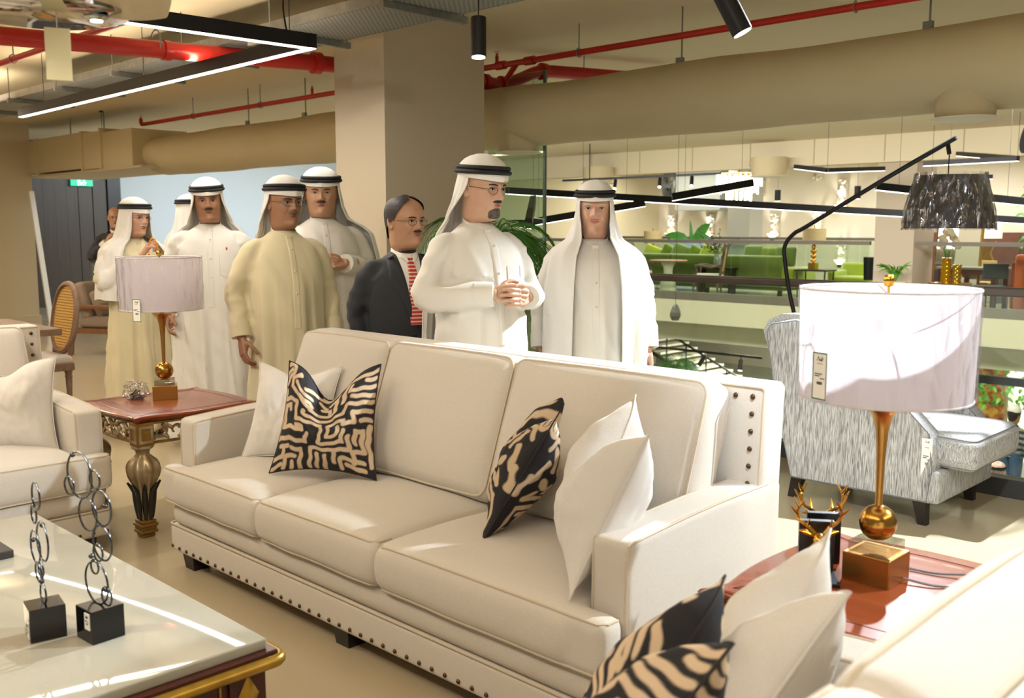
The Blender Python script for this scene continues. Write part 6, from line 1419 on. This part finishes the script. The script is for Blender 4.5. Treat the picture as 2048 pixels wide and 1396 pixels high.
orange = mat('orange_velvet', '#c8601e', .75, var=(4, '#b2501a'), sheen=.4); osf = thing('orange_sofa', 'channelled orange velvet sofa at the far right edge', 'sofa', (-4.55, 19.05, 0), 8)
n = 14
for i in range(n): a = -1.2 + 2.4 * i / (n - 1); G().bevbox((a, -.35, .55), (.175, .2, 1.0), .06, None, 3).obj('channel', orange, osf, True)
soft(osf, 'seat', (0, .15, .3), (2.4, .9, .35), orange); soft(osf, 'side', (-1.25, .1, .5), (.2, 1.0, .85), mat('rust_velvet', '#8a3418', .8))
for x, m in ((-.75, mat('pillow_pale', '#cfc6ba', .9)), (-.3, orange), (.1, mat('pillow_pale', '#cfc6ba'))):
    V, F = rbox((.5, .16, .4), .07, 3, 3); o = mesh('sofa_pillow', V, F, m, None, True); o.location = (-4.55 + x, 19.07, 1.10); o.rotation_euler = (R(-14), 0, R(8)); tag(o, {-.75: 'long pale pillow at the left of the orange sofa', -.3: 'small orange pillow on the orange sofa', .1: 'pale pillow at the right edge on the orange sofa'}[x], 'pillow', 'pillows on the orange sofa')
bc_ = thing('cabinet', 'brown wooden cabinet against the rear wall at right', 'cabinet', (-9.2, 26.6, 0)); G().box((0, 0, .7), (2.2, .5, 1.4)).obj('body', mat('cab_brown', '#5f3526', .5, var=(5, '#4c2a1e')), bc_)
for x in (-.55, .55): G().box((x, -.26, .7), (1.0, .03, 1.25)).obj('door', mat('cab_brown', '#5f3526'), bc_)
wl = thing('white_lamp', 'white drum-shade lamp on an angular gold base before the brown cabinet', 'table lamp', (-7.05, 20.9, .75)); G().lathe([(.24, .55), (.25, .90)], 28).obj('shade', mat('shade_white', '#e9e5dc', .8, emit=('#fff2de', .35)), wl, True); G().prism([(-.14, 0), (.14, 0), (-.12, .28), (.12, .28)][:2] + [(.05, .26), (.14, .5), (-.14, .5), (-.05, .26)], -.05, .05, Matrix.Rotation(R(90), 4, 'X')).obj('base', brass, wl)
lt_ = thing('side_table', 'low dark stand under the white lamp', 'table', (-7.05, 20.9, 0)); G().box((0, 0, .735), (.6, .4, .03)).obj('table_top', darkwood, lt_)
for sx in (-1, 1): G().box((sx * .25, 0, .36), (.05, .35, .72)).obj('leg', darkwood, lt_)
tag(G().box((-10.6, 27.17, 1.75), (1.4, .03, .9)).obj('wall_panel', mat('panel_taupe', '#8e8474', .8)), 'dull taupe panel on the rear wall behind the arc lamp', 'panel')
# second-level diffusers under the bulkhead
for x in (-13.95, -9.75):
    t = thing('ceiling_diffuser', 'round cream diffuser under the far bulkhead, %s' % ('left one beside the track' if x < -12 else 'right one above the rear wall'), 'diffuser', (x, 16.9, 2.5)); G().lathe([(.32, .0), (.33, .04), (.34, .34)], 24).obj('neck', duct_m, t, True); G().lathe([(.02, -.03), (.36, -.03), (.38, -.015), (.32, .0)], 28).obj('plate', mat('diffuser_white', '#e3dcc8'), t, True)
hp = thing('hanging_pendant', 'small faceted dark pendant hanging before the white fascia', 'pendant light', (-9.8, 14, 0)); G().lathe([(.03, .20), (.06, .16), (.10, .06), (.105, .0), (.07, -.07), (.05, -.08)], 6).obj('shade', mat('pendant_dark', '#4b4a40', .4), hp); G().cyl((0, 0, .18), (0, 0, 3.15), .004, 5).obj('wire', black_metal, hp)
# ---- lower storey
stt = thing('staircase', 'open-riser stair with pale treads and black stringer on the lower storey', 'stairs', (0, 0, 0))
tread = mat('tread_pale', '#c9c4b0', .6)
for i in range(14): G().box((-15.9 + i * .28, 21.5, -1.35 - i * .125), (.34, 1.7, .055)).obj('tread', tread, stt)
for y in (20.65, 22.35): G().tube([(-16.1, y, -1.3), (-12.1, y, -3.08)], .05, 4).obj('stringer', black_metal, stt)
G().tube([(-16.1, 20.65, -.55), (-12.1, 20.65, -2.3)], .03, 6).obj('handrail', black_metal, stt, True)
for i in range(7): G().cyl((-15.9 + i * .6, 20.65, -.62 - i * .265), (-15.9 + i * .6, 20.65, -1.42 - i * .265), .02, 6).obj('baluster', black_metal, stt)
tk = thing('track_light', 'black track with two spots below the far balcony slab', 'track light', (0, 0, 0)); G().box2((-13.95, 18.14, -1.22), (-10.5, 18.18, -1.17)).obj('track', black_metal, tk)
for x, dx in ((-11.9, -.12), (-11.0, .02)):
    s = G().cyl((x, 18.16, -1.22), (x, 18.16, -1.3), .015, 6).cyl((x, 18.16, -1.28), (x + dx, 18.1, -1.5), .05, 12).obj('spot_head', black_metal, tk, True); G().cyl((x + dx, 18.1, -1.5), (x + dx * 1.02, 18.097, -1.512), .04, 12).obj('spot_lens', lens_on, s)
palm('palm on the lower storey behind the sofa back', (-12.9, 18.6, -3.1), 1.55, 13, .95, 9, True)
ws = thing('white_sofa', 'white sofa on the storey below with patterned pillows', 'sofa', (-6.2, 18.0, -3.1), 20); soft(ws, 'back', (0, .4, .55), (2.0, .3, .6), linen_white); soft(ws, 'seat', (0, 0, .3), (2.0, .9, .35), linen_white); soft(ws, 'arm', (.95, 0, .4), (.25, .9, .45), linen_white)
V, F = rbox((.55, .18, .5), .07, 3, 3); o = mesh('sofa_pillow', V, F, mat('pillow_ikat', '#e2ded2', .9, var=(30, '#6c675c', .04)), None, True); o.location = (-6.15, 18.15, -2.35); o.rotation_euler = (R(-18), 0, R(20)); tag(o, 'patterned pale pillow on the white sofa on the storey below', 'pillow')
spec = []
for i in range(110): x, y, z = r_.uniform(-.55, .55), r_.uniform(-.4, .4), r_.uniform(1.1, 2.15); a = r_.uniform(0, 2 * PI); spec.append(([(x, y, z), (x + .05 * math.cos(a), y + .05 * math.sin(a), z + .02), (x + .12 * math.cos(a), y + .12 * math.sin(a), z - .06)], .035))
lt2 = leafy('leafy green tree in a pot on the storey below at right', (-6.35, 20.2, -3.1), spec, gl2, pot=([(.2, 0), (.24, .02), (.28, .45), (.24, .45)], black_metal)); G().tube(smooth_path([(0, 0, .4), (.05, 0, 1.0), (0, 0, 1.7)], 4), .035, 8).obj('trunk', mat('tree_bark', '#8b7a5c', .8), lt2, True)
fc = thing('fire_cabinet', 'grey wall cabinets with red fire lettering on the storey below', 'cabinet', (-4.9, 21.5, -3.1))
for k, z in enumerate((.95, 1.95)):
    dd_ = G().box((0, 0, z), (1.6, .3, .96)).obj('cabinet_door', mat('cabinet_grey', '#8f8c7e', .35, .4), fc); text('red_lettering', 'FIRE HOSE CABINET', .12, mat('ink_red', '#b8322c', .6), dd_, (0, -.16, z + .12), (R(90), 0, 0)); text('red_lettering', 'حريق', .12, mat('ink_red', '#b8322c'), dd_, (0, -.16, z + .28), (R(90), 0, 0))
tag(G().box((-7.1, 21.2, -1.7), (.9, .04, 1.6)).obj('floral_panel', mat('floral_red', '#8d2f26', .7, var=(6, '#c79a3c', .1))), 'red and gold patterned panel behind the potted tree below', 'panel')
tag(G().box2((-9, 18.9, -1.35), (2, 19.0, -1.2)).obj('lower_beam', black_metal), 'black rail beam crossing the storey below at right', 'beam')
